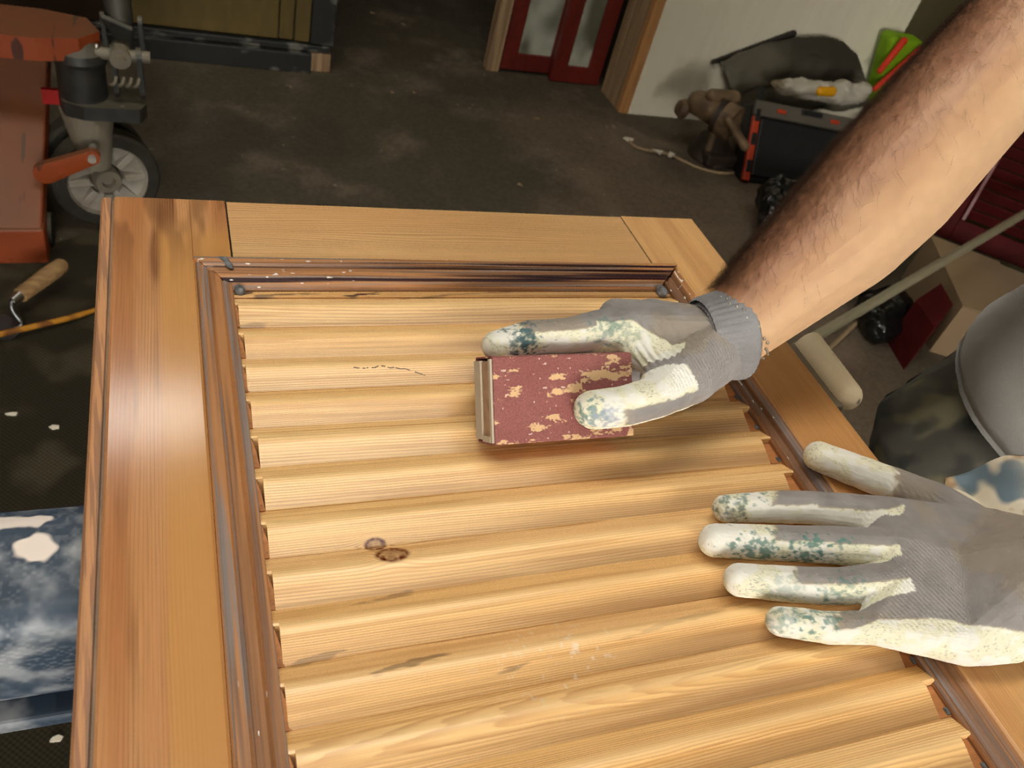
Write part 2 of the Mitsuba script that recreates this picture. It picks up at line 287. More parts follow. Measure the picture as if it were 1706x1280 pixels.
mat('paper', lin(210, 200, 180), 0.8, 0.2)
mat('cable', lin(150, 128, 96), 0.6, 0.3)
def sandpaper_fn(p, n, uv):
    q = p; g = noise(q.x * 2600, q.y * 2600, q.z * 2600)
    col = mix(lin(112, 66, 64), lin(160, 104, 98), g)
    col = mix(col, lin(112, 62, 60), 0.5 * fbm(q.x * 60, q.y * 60, q.z * 60))
    worn = smoothstep(0.575, 0.655, fbm(q.x * 75 + 2.0, q.y * 170, q.z * 170 + 0.5, octaves=4) + 0.07 * nz(q.x * 900, q.y * 900, q.z * 900))
    col = mix(col, lin(204, 170, 128), 0.9 * worn)
    fleck = smoothstep(0.86, 0.92, noise(q.x * 500, q.y * 500, q.z * 500))
    return mix(col, lin(206, 182, 168), 0.7 * fleck)
mat('sandpaper', proc(sandpaper_fn), 0.9, 0.2, bump=proc(lambda p, n, uv: noise(p.x * 2200, p.y * 2200, p.z * 2200), 2e-4), bscale=0.0002)
mat('paper_back', lin(172, 160, 142), 0.7, 0.2)
mat('block_core', proc(lambda p, n, uv: mix(lin(170, 140, 112), lin(138, 112, 90), fbm(p.x * 60, p.y * 200, p.z * 200))), 0.7, 0.2)
# person
mat('skin', {'type': 'mesh_attribute', 'name': 'vertex_color'}, 0.5, 0.4, bump=proc(lambda p, n, uv: fbm(p.x * 500, p.y * 500, p.z * 500), 4e-4), bscale=0.0003)
mat('hair', lin(62, 40, 26), 0.5, 0.3)
knit = proc(lambda p, n, uv: dr.sin(p.x * 2600 + p.y * 900) * 0.5 + 0.5 * noise(p.x * 1500, p.y * 1500, p.z * 1500), 2e-4)
mat('glove_cloth', {'type': 'mesh_attribute', 'name': 'vertex_color'}, 0.7, 0.25, bump=knit, bscale=0.0004)
mat('cuff_knit', proc(lambda p, n, uv: mix(lin(136, 135, 136), lin(114, 112, 112), fbm(p.x * 60, p.y * 60, p.z * 60)) * (0.9 + 0.2 * noise(p.x * 1600, p.y * 1600, p.z * 1600))), 0.85, 0.15)
mat('shirt_cloth', proc(lambda p, n, uv: mix(lin(204, 202, 198), lin(178, 174, 168), fbm(p.x * 12, p.y * 12, p.z * 12)) * (0.96 + 0.08 * noise(p.x * 800, p.y * 800, p.z * 800))), 0.85, 0.15)
def camo(p, n, uv):
    q1, q2 = fbm(p.x * 24, p.y * 24, p.z * 18), fbm(p.x * 26 + 7, p.y * 26, p.z * 20 + 3)
    col = mix(lin(84, 82, 74), lin(112, 106, 84), smoothstep(0.48, 0.6, q1))
    col = mix(col, lin(58, 58, 55), 0.8 * smoothstep(0.50, 0.64, q2))
    return mix(col, lin(126, 120, 92), 0.7 * smoothstep(0.60, 0.72, fbm(p.x * 16 + 3, p.y * 16 + 1, p.z * 16)))
mat('trousers_cloth', proc(camo), 0.9, 0.1)
mat('rag_cloth', proc(lambda p, n, uv: mix(mix(lin(214, 204, 182), lin(176, 150, 118), smoothstep(0.55, 0.62, fbm(p.x * 40, p.y * 40, p.z * 40))), lin(104, 120, 130), smoothstep(0.52, 0.64, fbm(p.x * 34 + 5, p.y * 34, p.z * 34)) * smoothstep(0.585, 0.56, p.x))), 0.85, 0.15)
mat('boot', lin(36, 30, 26), 0.6, 0.3)
mat('lamp_housing', lin(200, 200, 195), 0.5, 0.3)

# ------------------------------------------------------------------ setting
add('floor', box(-2.3, 4.2, -3.7, 5.2, -0.06, 0.0), 'floor_concrete', kind='structure')
add('wall_back', box(-2.3, 1.60, 5.1, 5.2, 0, 3.0), 'dim_plaster', kind='structure')
add('wall_left', box(-2.4, -2.3, -3.7, 5.2, 0, 3.0), 'dim_plaster', kind='structure')
add('ceiling', box(-2.4, 4.2, -3.7, 5.2, 3.0, 3.08), 'ceiling_paint', kind='structure')
add('wall_right', box(2.70, 2.80, -3.7, 2.05, 0, 3.0), 'dark_wall', kind='structure')
add('wall_white', box(1.640, 2.80, 2.05, 2.062, 0.0, 3.0), 'white_board', kind='structure')
add('wall_partition', box(1.66, 2.80, 2.062, 5.2, 0.0, 3.0), 'dim_plaster', kind='structure')
add('trim_1', box(1.60, 1.640, 2.05, 2.075, 0, 3.0, 0.002), 'jamb_edge', kind='structure')
add('trim_2', box(1.60, 1.659, 2.077, 2.23, 0, 3.0, 0.002), 'jamb_wood', kind='structure')
wx0, wx1, wz0, wz1 = -0.95, 0.65, 0.65, 2.0     # the daylit window behind the camera
fw = cat_m(box(-2.3, wx0, -3.8, -3.7, 0, 3.0), box(wx1, 2.8, -3.8, -3.7, 0, 3.0), box(wx0, wx1, -3.8, -3.7, 0, wz0), box(wx0, wx1, -3.8, -3.7, wz1, 3.0))
add('wall_front', fw, 'dim_plaster', kind='structure')
wf = cat_m(*[box(x - .03, x + .03, -3.74, -3.68, wz0, wz1) for x in (wx0 + .03, (wx0 + wx1) / 2, wx1 - .03)], *[box(wx0, wx1, -3.74, -3.68, z - .03, z + .03) for z in (wz0 + .03, wz1 - .03)])
add('window_1__window_frame', wf, 'lamp_housing')
labels['window_1'] = {'kind': 'structure'}
pane = trimesh.Trimesh([[wx0, -3.72, wz0], [wx1, -3.72, wz0], [wx1, -3.72, wz1], [wx0, -3.72, wz1]], [[0, 2, 1], [0, 3, 2]], process=False)
scene['window_1__pane'] = mikit.ply(pane, 'lamp_housing', emitter={'type': 'area', 'radiance': rgb(np.array(DAY) * WINDOW_L)})
def tube_lamp(x0, x1, y0, y1, L, label):
    k = thing('ceiling_lamp', label, 'lamp')
    add(k + '__housing', box(x0 - .02, x1 + .02, y0 - .02, y1 + .02, 2.90, 3.0, 0.01), 'lamp_housing')
    d = trimesh.Trimesh([[x0, y0, 2.897], [x1, y0, 2.897], [x1, y1, 2.897], [x0, y1, 2.897]], [[0, 2, 1], [0, 3, 2]], process=False)
    scene[k + '__diffuser'] = mikit.ply(d, 'lamp_housing', emitter={'type': 'area', 'radiance': rgb(np.array(WARM) * L)})
tube_lamp(-0.50, 0.16, 1.64, 1.92, LAMP_L, 'small ceiling lamp beyond the workbench mirrored in the left stile')
tube_lamp(-1.35, 0.95, -0.30, 0.22, BENCH_L, 'long ceiling lamp straight above the louvred shutter')
scene['camera_flash'] = {'type': 'point', 'position': (CAM + RT * 0.035 + UP * 0.03).tolist(), 'intensity': rgb(np.array((1.0, 0.96, 0.88)) * FLASH)}

# ------------------------------------------------------------------ louvred shutter
S = thing('louvred_shutter', 'sanded pine louvred shutter lying flat across the trestle', 'shutter')
YB = -0.98
def zt(z): return ZT + z
def rot_prof(pts): return [(a, ZT + b) for a, b in pts]
# stiles: frame timber with rounded arris
def stile(x0, x1, r=0.0015):
    return extr_y(rot_prof([(x0, -0.034), (x1, -0.034), (x1, -0.0 - r), (x1 - r, 0), (x0 + r, 0), (x0, -r)]), YB, 0.0)
xl = 0.0602
left = cat_m(stile(0.0085, xl), box(xl - 0.001, 0.0838, -0.0725, 0.0, zt(-0.034), zt(0)), box(xl - .001, 0.0838, YB, -0.0725, zt(-0.034), zt(-0.010)))
add(S + '__stile', left, 'left_stile_wood', label='left stile with orange-brown streaked grain')
xr0, xr1 = 0.4450, 0.5
right = cat_m(stile(xr0, xr1), box(0.4232, xr0 + .001, -0.0725, 0.0, zt(-0.034), zt(0)), box(0.4200, xr0 + .001, YB, -0.0725, zt(-0.034), zt(-0.010)))
add(S + '__stile', right, 'right_stile_wood', label='right stile with even honey-coloured grain')
lipp = extr_y(rot_prof([(0, -0.034), (0.0088, -0.034), (0.0088, -0.003), (0.0072, -0.003), (0.0066, -0.0008), (0.0015, -0.0008), (0, -0.003)]), YB, -0.0005)
add(S + '__edge_lip', lipp, 'lip_wood', label='weathered grey outer lip of the left stile')
add(S + '__rail', cat_m(extr_x(rot_prof([(-0.0725, -0.034), (0, -0.034), (0, -0.0015), (-0.0015, 0), (-0.0725, 0)]), 0.0851, 0.4219)), 'rail_wood', label='top rail between two dark joint lines')
add(S + '__rail', extr_x(rot_prof([(YB, -0.034), (YB + .08, -0.034), (YB + .08, 0), (YB, 0)]), 0.0851, 0.4219), 'rail_wood')
for x in (0.0838, 0.4219): add(S + '__joint', box(x - 0.0002, x + 0.0015, -0.0725, -0.0005, zt(-0.03), zt(-0.0007)), 'joint_dark')
# mouldings planted round the opening
pl = [(xl, -0.012), (0.0826, -0.012), (0.0826, -0.0010), (0.0822, -0.0002), (0.0795, 0.0002), (0.0775, -0.0004), (0.0765, -0.0018), (0.0752, -0.0004), (0.0700, 0.0006), (0.0688, -0.0008), (0.0676, 0.0006), (0.0625, 0.0008), (0.0612, -0.0002), (0.0604, -0.0012)]
def mitre(m, c, nrm):                          # cut a moulding at its mitre
    n = np.array(nrm, float); n /= np.linalg.norm(n)
    return trimesh.intersections.slice_mesh_plane(m, n, c, cap=True)
lm = extr_y(rot_prof(pl), YB + .08, -0.075)
lm = mitre(lm, (xl, -0.0765, ZT), (-0.0275, -0.0225, 0))
add(S + '__moulding', lm, 'left_moulding_wood', label='left moulding of weathered grey-brown wood')
pr = [(0.4450, -0.012), (0.4246, -0.012), (0.4246, -0.0024), (0.4252, -0.0014), (0.4268, -0.0020), (0.4280, -0.0036), (0.4286, -0.0056), (0.4298, -0.0040), (0.4325, -0.0018), (0.4345, -0.0048), (0.4365, -0.0050), (0.4380, -0.0014), (0.4420, -0.0004), (0.4446, -0.0010)]
rm = extr_y([(a, ZT + b) for a, b in pr[::-1]], YB + .08, -0.0760)
rm = mitre(rm, (0.4450, -0.0760, ZT), (0.0240, -0.0245, 0))
add(S + '__moulding', rm, 'right_moulding_wood', label='right moulding with dark grooves')
pt = [(-0.1030, -0.012), (-0.0720, -0.012), (-0.0720, 0.0006), (-0.0770, 0.0026), (-0.0815, 0.0022), (-0.0830, -0.0004), (-0.0880, -0.0006), (-0.0900, 0.0020), (-0.0940, 0.0012), (-0.0985, -0.0022), (-0.1010, -0.0058)]
tmld = extr_x(rot_prof(pt), 0.0590, 0.4460)
tmld = mitre(tmld, (xl, -0.0762, ZT), (0.0275, 0.0225, 0)); tmld = mitre(tmld, (0.4450, -0.0745, ZT), (-0.0240, 0.0250, 0))
add(S + '__moulding', tmld, 'top_moulding_wood', label='top moulding stained dark brown and flaking')
# slats: long upper facet tucked under the slat above, round ridge, lower facet that ends in a crisp edge
def slat_profile(y0):
    up = [(0.006, -0.0094), (0.0, -0.0064), (-0.0050, -0.0040), (-0.0085, -0.0024)]
    ridge = [(-0.0102, -0.0016), (-0.0118, -0.0011), (-0.0136, -0.0010), (-0.0155, -0.0013), (-0.0175, -0.0019)]
    low = [(-0.0240, -0.0040), (-0.0294, -0.0056), (-0.0303, -0.0061), (-0.0304, -0.0070), (-0.0290, -0.0090), (-0.010, -0.0130), (0.006, -0.0150)]
    return [(y0 + a, ZT + b) for a, b in up + ridge + low]
def tenon_profile(y0):
    return [(y0 + a, ZT + b) for a, b in [(0.006, -0.0095), (0.0, -0.0065), (-0.0050, -0.0041), (-0.0100, -0.0018), (-0.0115, -0.0020), (-0.0125, -0.0130), (0.006, -0.0149)]]
NS = 27
for k in range(-1, NS):
    y0 = LIP0 - PITCH * k; j = rng.uniform(-0.0006, 0.0006)
    xa, xb = 0.0848 + rng.uniform(-.0010, .0016), 0.4158 + rng.uniform(-.0006, .0006)
    if k == -1:
        prof = [(y0 - .0195, ZT - 0.0080), (y0 - .0290, ZT - 0.0046), (y0 - 0.0300, ZT - 0.0058), (y0 - 0.026, ZT - 0.012), (y0 - 0.0195, ZT - 0.012)]
        sl = extr_x(prof, 0.083, 0.4240)
    else:
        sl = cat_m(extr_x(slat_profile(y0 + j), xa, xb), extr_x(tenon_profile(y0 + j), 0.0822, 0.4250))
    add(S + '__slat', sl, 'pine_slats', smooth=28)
for k in range(0, 13):                          # mortise ends and old putty seen beside the slats
    y0 = LIP0 - PITCH * k
    add(S + '__mortise', tm(m3.Manifold.hull_points(np.array([(x, y0 + y, zt(z)) for x, y, z in [(0.0815, -.0120, -.012), (0.0828, -.0120, -.0014), (0.0815, -.0302, -.012), (0.0815, -.0302, -.0052), (0.0862, -.0302, -.012), (0.0862, -.0302, -.0060), (0.0850, -.0200, -.0034), (0.0850, -.0200, -.012)]]))), 'slat_end_wood')
    add(S + '__mortise', cat_m(box(0.4164, 0.4250, y0 - 0.0300, y0 - 0.0125, zt(-0.014), zt(-0.0060))), 'slat_end_wood')
    add(S + '__putty', blob([(0.0842, y0 - 0.0272, zt(-0.0058)), (0.0842, y0 - 0.0250, zt(-0.0054))], [0.0009, 0.0007], 0.002, 1), 'grey_putty', True)
    add(S + '__putty', box(0.4222, 0.4247, y0 - 0.0293, y0 - 0.0250, zt(-0.010), zt(-0.0050), 0.0006), 'grey_putty')
add(S + '__putty', blob([(0.0872, -0.1055, zt(-0.0035)), (0.0868, -0.1020, zt(-0.004))], [0.0035, 0.003], 0.002, 2), 'grey_putty', True)
add(S + '__putty', blob([(0.4165, -0.1075, zt(-0.0030)), (0.4175, -0.1030, zt(-0.004))], [0.0045, 0.004], 0.002, 2), 'grey_putty', True)
add(S + '__putty', blob([(0.0760, -0.0755, zt(0.0012)), (0.0795, -0.0775, zt(0.0020)), (0.083, -0.085, zt(0.001))], [0.0018, 0.0022, 0.0016], 0.002, 2), 'grey_putty', True)

# ------------------------------------------------------------------ trestle under the shutter
K = thing('trestle', 'blue trestle beam with white paint splatters sticking out left of the shutter', 'trestle')
bz = ZT - 0.034
add(K + '__beam', box(-1.05, 0.44, -0.325, -0.245, bz - 0.078, bz, 0.016), 'splattered_blue_paint', 40)
add(K + '__flange', box(-1.05, 0.44, -0.332, -0.238, bz - 0.090, bz - 0.080, 0.003), 'splattered_blue_paint')
for x in (-0.95, 0.36):
    for sy in (-1, 1): add(K + '__leg', cyl((x, -0.285 + sy * 0.03, bz - 0.085), (x, -0.285 + sy * 0.28, 0.0), 0.02, 16), 'splattered_blue_paint', 40)
sp = np.array([0.5215, -0.178, 0.847]); ep = np.array([0.5200, -0.234, 0.847])
pad = tm(m3.Manifold.batch_hull([m3.Manifold.sphere(0.0112, 40).translate(tuple(q)) for q in (ep, ep + (0, .008, 0))] + [m3.Manifold.cylinder(0.004, 0.0118, 0.0118, 40).rotate((90, 0, 0)).translate(tuple(sp + (0, .004, 0)))]))
P = thing('padded_stop', 'cream rounded foam stop with a chipped end against the right edge of the shutter', 'stop')
add(P + '__pad', pad, 'cream_foam', 30)
add(P + '__backing', box(0.5012, 0.512, -0.244, -0.172, 0.826, 0.846, 0.002), 'dusty_grey_metal')
add(P + '__bracket', cat_m(box(0.5015, 0.511, -0.243, -0.233, 0.770, 0.8255), box(0.4405, 0.511, -0.252, -0.233, 0.760, 0.7695)), 'dusty_grey_metal')

# ------------------------------------------------------------------ sanding block
A0, B0 = at_z(824, 739, 0.8685), at_z(1056, 727, 0.8685); B0[1] = A0[1]
bx0, bx1, th, Hb, Tb = A0[0], B0[0], math.radians(47), 0.0490, 0.0270
e1 = np.array([0, math.cos(th), math.sin(th)]); e2 = np.array([0, math.sin(th), -math.cos(th)])   # up the face, into the block
RB = np.stack([np.array([1.0, 0, 0]), e1, -e2], 1)
def in_block(m): return place(m, A0, RB)      # local: x along, y up the face, z out of the face
SB = thing('sanding_block', 'wooden sanding block wrapped in worn red sandpaper held in the gloved right hand', 'sanding block')
L = bx1 - bx0
add(SB + '__core', in_block(box(-0.0006, L - 0.002, 0.0012, Hb - 0.0012, -Tb + 0.001, -0.0012, 0.0015)), 'block_core')
wrap = Polygon([(-.0, 0), (Hb, 0), (Hb + .0004, -.004), (Hb, -Tb), (0, -Tb), (-.0004, -0.004)]).buffer(0.0012)
wrap = wrap.difference(wrap.buffer(-0.0011))
wr = extr(wrap, L); v = wr.vertices.copy(); wr.vertices = np.stack([v[:, 2], v[:, 0], v[:, 1]], 1)
add(SB + '__sandpaper', in_block(wr), 'sandpaper', 30)
fl = extr(Polygon([(0.0005, -0.0014), (Hb * .98, -0.0014), (Hb * .98, -0.0024), (0.0005, -0.0024)]), 0.0095); v = fl.vertices.copy(); fl.vertices = np.stack([-v[:, 2] + .0, v[:, 0], v[:, 1]], 1); fl.invert()
add(SB + '__paper_end', in_block(cat_m(box(-0.0014, 0.0, 0.000, Hb - .000, -0.0034, -0.0002), box(-0.0018, 0.0, 0.001, Hb - .001, -Tb + .0005, -Tb + .0110), box(-0.0016, 0, 0.0000, 0.0035, -Tb + .011, -0.0034))), 'paper_back', label='folded grey paper end of the sandpaper')

# ------------------------------------------------------------------ person
PE = thing('person', 'person in a pale grey shirt and work gloves sanding the shutter', 'person')
def chain(pts, radii, segs=28):
    S_ = [m3.Manifold.sphere(float(r), segs).translate(tuple(map(float, p))) for p, r in zip(pts, radii)]
    return [m3.Manifold.batch_hull([a, b]) for a, b in zip(S_[:-1], S_[1:])]
def union(parts): return m3.Manifold.batch_boolean(parts, m3.OpType.Add)
def organic(parts, edge, it=12):
    M = union(parts).refine_to_length(edge); m = tm(M); m.merge_vertices(); trimesh.smoothing.filter_taubin(m, lamb=0.5, nu=0.52, iterations=it); return m
def near_chain(V, pts):
    pts = np.asarray(pts, float); best = np.full(len(V), 9.0); S_ = np.zeros(len(V)); off = np.zeros((len(V), 3)); acc = 0
    for a, b in zip(pts[:-1], pts[1:]):
        ab = b - a; t = np.clip(((V - a) @ ab) / (ab @ ab), 0, 1); c = a + t[:, None] * ab; d = np.linalg.norm(V - c, axis=1); w = d < best
        best[w] = d[w]; S_[w] = acc + t[w] * np.linalg.norm(ab); off[w] = (V - c)[w]; acc += np.linalg.norm(ab)
    return best, S_, off
def sst(a, b, x): t = np.clip((x - a) / (b - a), 0, 1); return t * t * (3 - 2 * t)
def N(V, f, s=0.0): return meshkit.fbm(V * f + s * 5.7)
# --- arms, neck and head: one skin surface
fa = [at_t(1215, 556, .548), at_t(1297, 480, .555), at_t(1404, 388, .560), at_t(1486, 303, .562), at_t(1585, 190, .566), at_t(1690, 75, .572)]
fr = [.0245, .0325, .0408, .0442, .0436, .0425]
elbow = fa[-1] + np.array([0.035, 0.012, 0.028]); shR = np.array([0.86, -0.10, 1.36]); shL = np.array([0.88, -0.50, 1.34]); neck = np.array([0.82, -0.30, 1.44])
wrL, elL = np.array([0.505, -0.424, 0.893]), np.array([0.735, -0.545, 1.02])
hd = np.array([0.715, -0.30, 1.60])
parts = chain(fa + [elbow, shR], fr + [.043, .058]) + chain([wrL, wrL * .6 + elL * .4, elL, shL], [.026, .040, .042, .058])
parts += chain([shR, neck, shL], [.06, .062, .06]) + chain([neck, hd + (0.02, 0, -.06)], [.058, .06])
parts += [m3.Manifold.batch_hull([m3.Manifold.sphere(.078, 28).translate(tuple(hd)), m3.Manifold.sphere(.080, 28).translate(tuple(hd + (.05, 0, .03))), m3.Manifold.sphere(.045, 28).translate(tuple(hd + (-.035, 0, -.085)))])]
parts += chain([hd + (-.075, 0, .0), hd + (-.095, 0, -.035)], [.010, .015]) + [m3.Manifold.sphere(.022, 20).scale((.5, .5, 1)).translate(tuple(hd + (.02, s * .078, -.02))) for s in (-1, 1)]
body = organic(parts, 0.006, 14); body = body.subdivide(); bv = np.array(body.vertices); bn = body.vertex_normals
outer = np.array([-0.55, 0.60, 0.58]); outer /= np.linalg.norm(outer)     # tanned outer side of the forearm, paler inner side
f1, f2 = meshkit.fbm(bv * 34), meshkit.fbm(bv * 140 + 3)
tan = sst(-0.35, 0.95, bn @ outer + 0.07 * (f1 - f1.mean()) / f1.std())
bc_ = np.array(lin(190, 154, 118)) + (np.array(lin(146, 100, 72)) - np.array(lin(190, 154, 118))) * tan[:, None]
bc_ = bc_ * (1 + .02 * (f2 - f2.mean()) / f2.std())[:, None]
mole = np.linalg.norm(bv - at_t(1607, 160, .526), axis=1); bc_ = bc_ + (np.array(lin(120, 84, 62)) - bc_) * (0.8 * sst(.004, .0012, mole))[:, None]
add(PE + '__body', body, 'skin', True, color=np.clip(bc_, 0, 1))
for s in (-1, 1): add(PE + '__eye', trimesh.creation.icosphere(2, 0.011).apply_translation(hd + (-.072, s * .03, -.005)), 'paper', True)
hc = m3.Manifold.batch_hull([m3.Manifold.sphere(.084, 28).translate(tuple(hd + (.012, 0, .022))), m3.Manifold.sphere(.083, 28).translate(tuple(hd + (.06, 0, .025)))]).trim_by_plane((0.45, 0, 0.9), 0.45 * (hd[0] - .02) + 0.9 * (hd[2] + .012))
add(PE + '__hair', tm(hc), 'hair', 40)
# arm hair: short fine strands lying along the forearm
hv = []; pa, pr_ = np.array(fa), np.array(fr); seg = np.linalg.norm(np.diff(pa, axis=0), axis=1); cs = np.r_[0, np.cumsum(seg)]
axis_all = (pa[-1] - pa[0]) / np.linalg.norm(pa[-1] - pa[0])
fa1 = np.cross(axis_all, [0, 0, 1.0]); fa1 /= np.linalg.norm(fa1); fa2 = np.cross(fa1, axis_all)
HV, HF = [], []
A0H = math.atan2(fa2 @ (UP * .75 - RT * .66), fa1 @ (UP * .75 - RT * .66)) + .15
for q in range(15000):
    s = rng.uniform(0.02, cs[-1]); ang = A0H + rng.normal(0, 0.55)
    c = np.array([np.interp(s, cs, pa[:, k]) for k in range(3)]); r0 = np.interp(s, cs, pr_)
    nrm = fa1 * math.cos(ang) + fa2 * math.sin(ang); tng = np.cross(axis_all, nrm)
    d = -axis_all * rng.uniform(.4, 1) + tng * rng.normal(.45, .5) + nrm * .18; d /= np.linalg.norm(d); ln = rng.uniform(.006, .016)
    p0 = c + nrm * (r0 + .0001); pts = [p0, p0 + d * ln * .5 + nrm * .0008, p0 + d * ln + nrm * .0006 + tng * rng.normal(0, .0015)]
    m = tube(pts, [5.5e-5, 4.8e-5, 2e-5], 3, False); HF.append(m.faces + 9 * q); HV.append(m.vertices)
add(PE + '__arm_hair', trimesh.Trimesh(np.vstack(HV), np.vstack(HF), process=False), 'hair', True, kind='stuff', label='fine dark hairs along the right forearm')
# --- gloves
GREY, CREAM, WHITE, TEAL, DARK = (np.array(lin(*c)) for c in ((136, 131, 128), (214, 211, 186), (220, 218, 207), (78, 120, 110), (112, 104, 92)))
def paint(V, cream, seed):
    n1, n2, n3 = N(V, 300, seed), N(V, 90, seed + 1), N(V, 1500, seed + 2)
    lo = lambda x, q: np.quantile(x, q)
    n4 = N(V, 26, seed + 3); g = GREY * (0.84 + 0.34 * (n2 - n2.min()) / (np.ptp(n2) + 1e-9))[:, None]; g = g + (np.array(lin(146, 132, 112)) - g) * (0.55 * sst(lo(n4, .5), lo(n4, .85), n4))[:, None]
    c = CREAM + (WHITE - CREAM) * sst(lo(n2, .3), lo(n2, .7), n2)[:, None]
    edge = np.exp(-((cream - 0.5) / 0.22) ** 2)
    c = c + (DARK - c) * (0.60 * sst(lo(n3, .80), lo(n3, .97), n3) * sst(lo(n2, .4), lo(n2, .8), -n2 + 2 * n2.mean()))[:, None]
    col = g + (c - g) * sst(0.35, 0.65, cream + 0.35 * (n1 - n1.mean()) / n1.std() * 0.35)[:, None]
    col = col + (np.array(lin(176, 164, 130)) - col) * (0.4 * edge * (cream > 0.1))[:, None]
    return col
def zs(u, v, z): return at_z(u, v, ZT + z)
# left hand, flat on the slats
index = [zs(1210, 848, .0095), zs(1280, 845, .0105), zs(1350, 846, .013), zs(1462, 858, .019)]
middle = [zs(1192, 901, .0095), zs(1290, 905, .0105), zs(1375, 908, .014), zs(1482, 915, .021)]
ringf = [zs(1232, 967, .0095), zs(1320, 974, .0105), zs(1405, 977, .014), zs(1500, 968, .019)]
little = [zs(1300, 1035, .0090), zs(1380, 1047, .0095), zs(1450, 1046, .012), zs(1548, 1022, .015)]
thumb = [zs(1364, 760, .0115), zs(1420, 782, .012), zs(1480, 804, .014), zs(1560, 838, .016), zs(1640, 890, .024)]
wc = np.array(wrL)
rad = dict(i=[.0086, .0096, .0102, .0120], m=[.0098, .0106, .0112, .0128], r=[.0094, .0102, .0108, .0120], l=[.0082, .0090, .0094, .0110], t=[.0098, .0108, .0110, .0130, .0150])
parts = chain(index, rad['i']) + chain(middle, rad['m']) + chain(ringf, rad['r']) + chain(little, rad['l']) + chain(thumb, rad['t'])
heel1, heel2 = zs(1605, 1068, .016), zs(1650, 890, .022); mid = zs(1530, 1054, .014)
sph = lambda p, r: m3.Manifold.sphere(r, 28).translate(tuple(map(float, p)))
parts += [m3.Manifold.batch_hull([sph(index[3], .012), sph(middle[3], .0128), sph(ringf[3], .012), sph(heel2, .016), sph(zs(1590, 950, .022), .015)]),
          m3.Manifold.batch_hull([sph(little[3], .011), sph(little[2], .0092), sph(mid, .0112), sph(ringf[3], .012), sph(heel1, .0135), sph(zs(1590, 950, .022), .015)]),
          m3.Manifold.batch_hull([sph(heel1, .0135), sph(heel2, .0160), sph(zs(1590, 950, .022), .015), sph(wc, .0275), sph(zs(1680, 1066, .020), .013)])]
gl = organic(parts, 0.0022, 26); V = np.array(gl.vertices)
gl.vertices = V + gl.vertex_normals * (0.0016 * (N(V, 60, 3) - .5) + 0.0006 * (N(V, 210, 4) - .5))[:, None]; gl = gl.subdivide(); V = np.array(gl.vertices)
cream = np.zeros(len(V)); Nn = gl.vertex_normals
side = np.array([0.12, -1.0, 0.0]); side /= np.linalg.norm(side)
for pts, w0, full in ((index, .030, 1.03), (middle, .034, 1.0), (ringf, .030, .98), (little, .030, .72)):
    d, s, off = near_chain(V, pts); ln = sum(np.linalg.norm(np.diff(np.array(pts), axis=0), axis=1)); m = d < .0165
    lat = off @ side
    tip = sst(w0 + .006, w0 - .008, s + .5 * lat * 1.0)
    strip = sst(.0030, .0062, lat) * (s < ln * full) + sst(.004, -.002, off[:, 2] - .001) * (s < ln * .9)
    cream = np.where(m, np.maximum(cream, np.maximum(tip, np.clip(strip, 0, 1))), cream)
d, s, off = near_chain(V, thumb); cream = np.where(d < .0175, np.maximum(cream, sst(.052, .040, s - .6 * (off @ side)) * (s < .075)), cream)
e0, e1_ = little[3], heel1                      # pale coating wraps the little-finger edge of the palm
d, s, off = near_chain(V, [little[2], mid, heel1, zs(1690, 1075, .018)])
cream = np.where(d < .03, np.maximum(cream, sst(-.0085, -.0060, off @ side - .30 * off[:, 2] - .0010 - .10 * np.abs(s - .040))), cream)
cream = np.maximum(cream, sst(-.2, -.6, Nn[:, 2]))
col = paint(V, cream, 2)
for pts, c0, amt in ((middle, (1255, 915), .8), (middle, (1345, 920), .85), (middle, (1400, 922), .6), (ringf, (1300, 985), .35), (ringf, (1400, 990), .55), (little, (1370, 1030), .7), (little, (1310, 1030), .5), (index, (1235, 838), .7), (index, (1205, 860), .5)):
    ce = zs(*c0, .014); q = np.linalg.norm((V - ce) * [0.55, 1.3, .8], axis=1); n1 = N(V, 420, 9); w = amt * sst(.0085, .002, q + .010 * (n1 - n1.mean()) / n1.std() * .45)
    tone = TEAL if c0 != (1205, 860) else DARK
    col = col + (tone - col) * w[:, None]
GLV = PE + '__glove'
add(GLV, gl, 'glove_cloth', True, color=col, label='left work glove flat on the slats, grey with cream fingertips')
def cuff(c, axis, r0, r1, length, mat_, key, squash=1.0, up=(0, 0, 1)):
    axis = np.asarray(axis, float) / np.linalg.norm(axis); R = frame(axis, up); n = 120
    prof = []; 
    for k in range(13):
        t = k / 12; prof.append((t * length, r0 + (r1 - r0) * t + (0.0012 if 0 < k < 12 else 0)))
    prof = prof + [(length + .0012, r1 - .001), (length + .0005, r1 - .0030)] + [(t, r - .0035) for t, r in prof[::-1]]
    V_, F_ = [], []; ang = np.arange(n) * 2 * np.pi / n
    for (t, r) in prof:
        rr = r + .00035 * np.cos(ang * 40); V_.append(np.stack([rr * np.cos(ang) * squash, rr * np.sin(ang), np.full(n, t)], 1))
    V_ = np.concatenate(V_); K_ = len(prof)
    for k in range(K_ - 1):
        for j in range(n):
            a, b, c_, d_ = k * n + j, k * n + (j + 1) % n, (k + 1) * n + (j + 1) % n, (k + 1) * n + j; F_ += [[a, b, c_], [a, c_, d_]]
    m = trimesh.Trimesh(V_, F_, process=False); m = place(m, c, R)
    add(key, m, mat_, True)
axL = elL - wrL
cuff(wrL - .010 * axL / np.linalg.norm(axL), axL, .0285, .0335, .055, 'cuff_knit', GLV + '__cuff', 0.9)
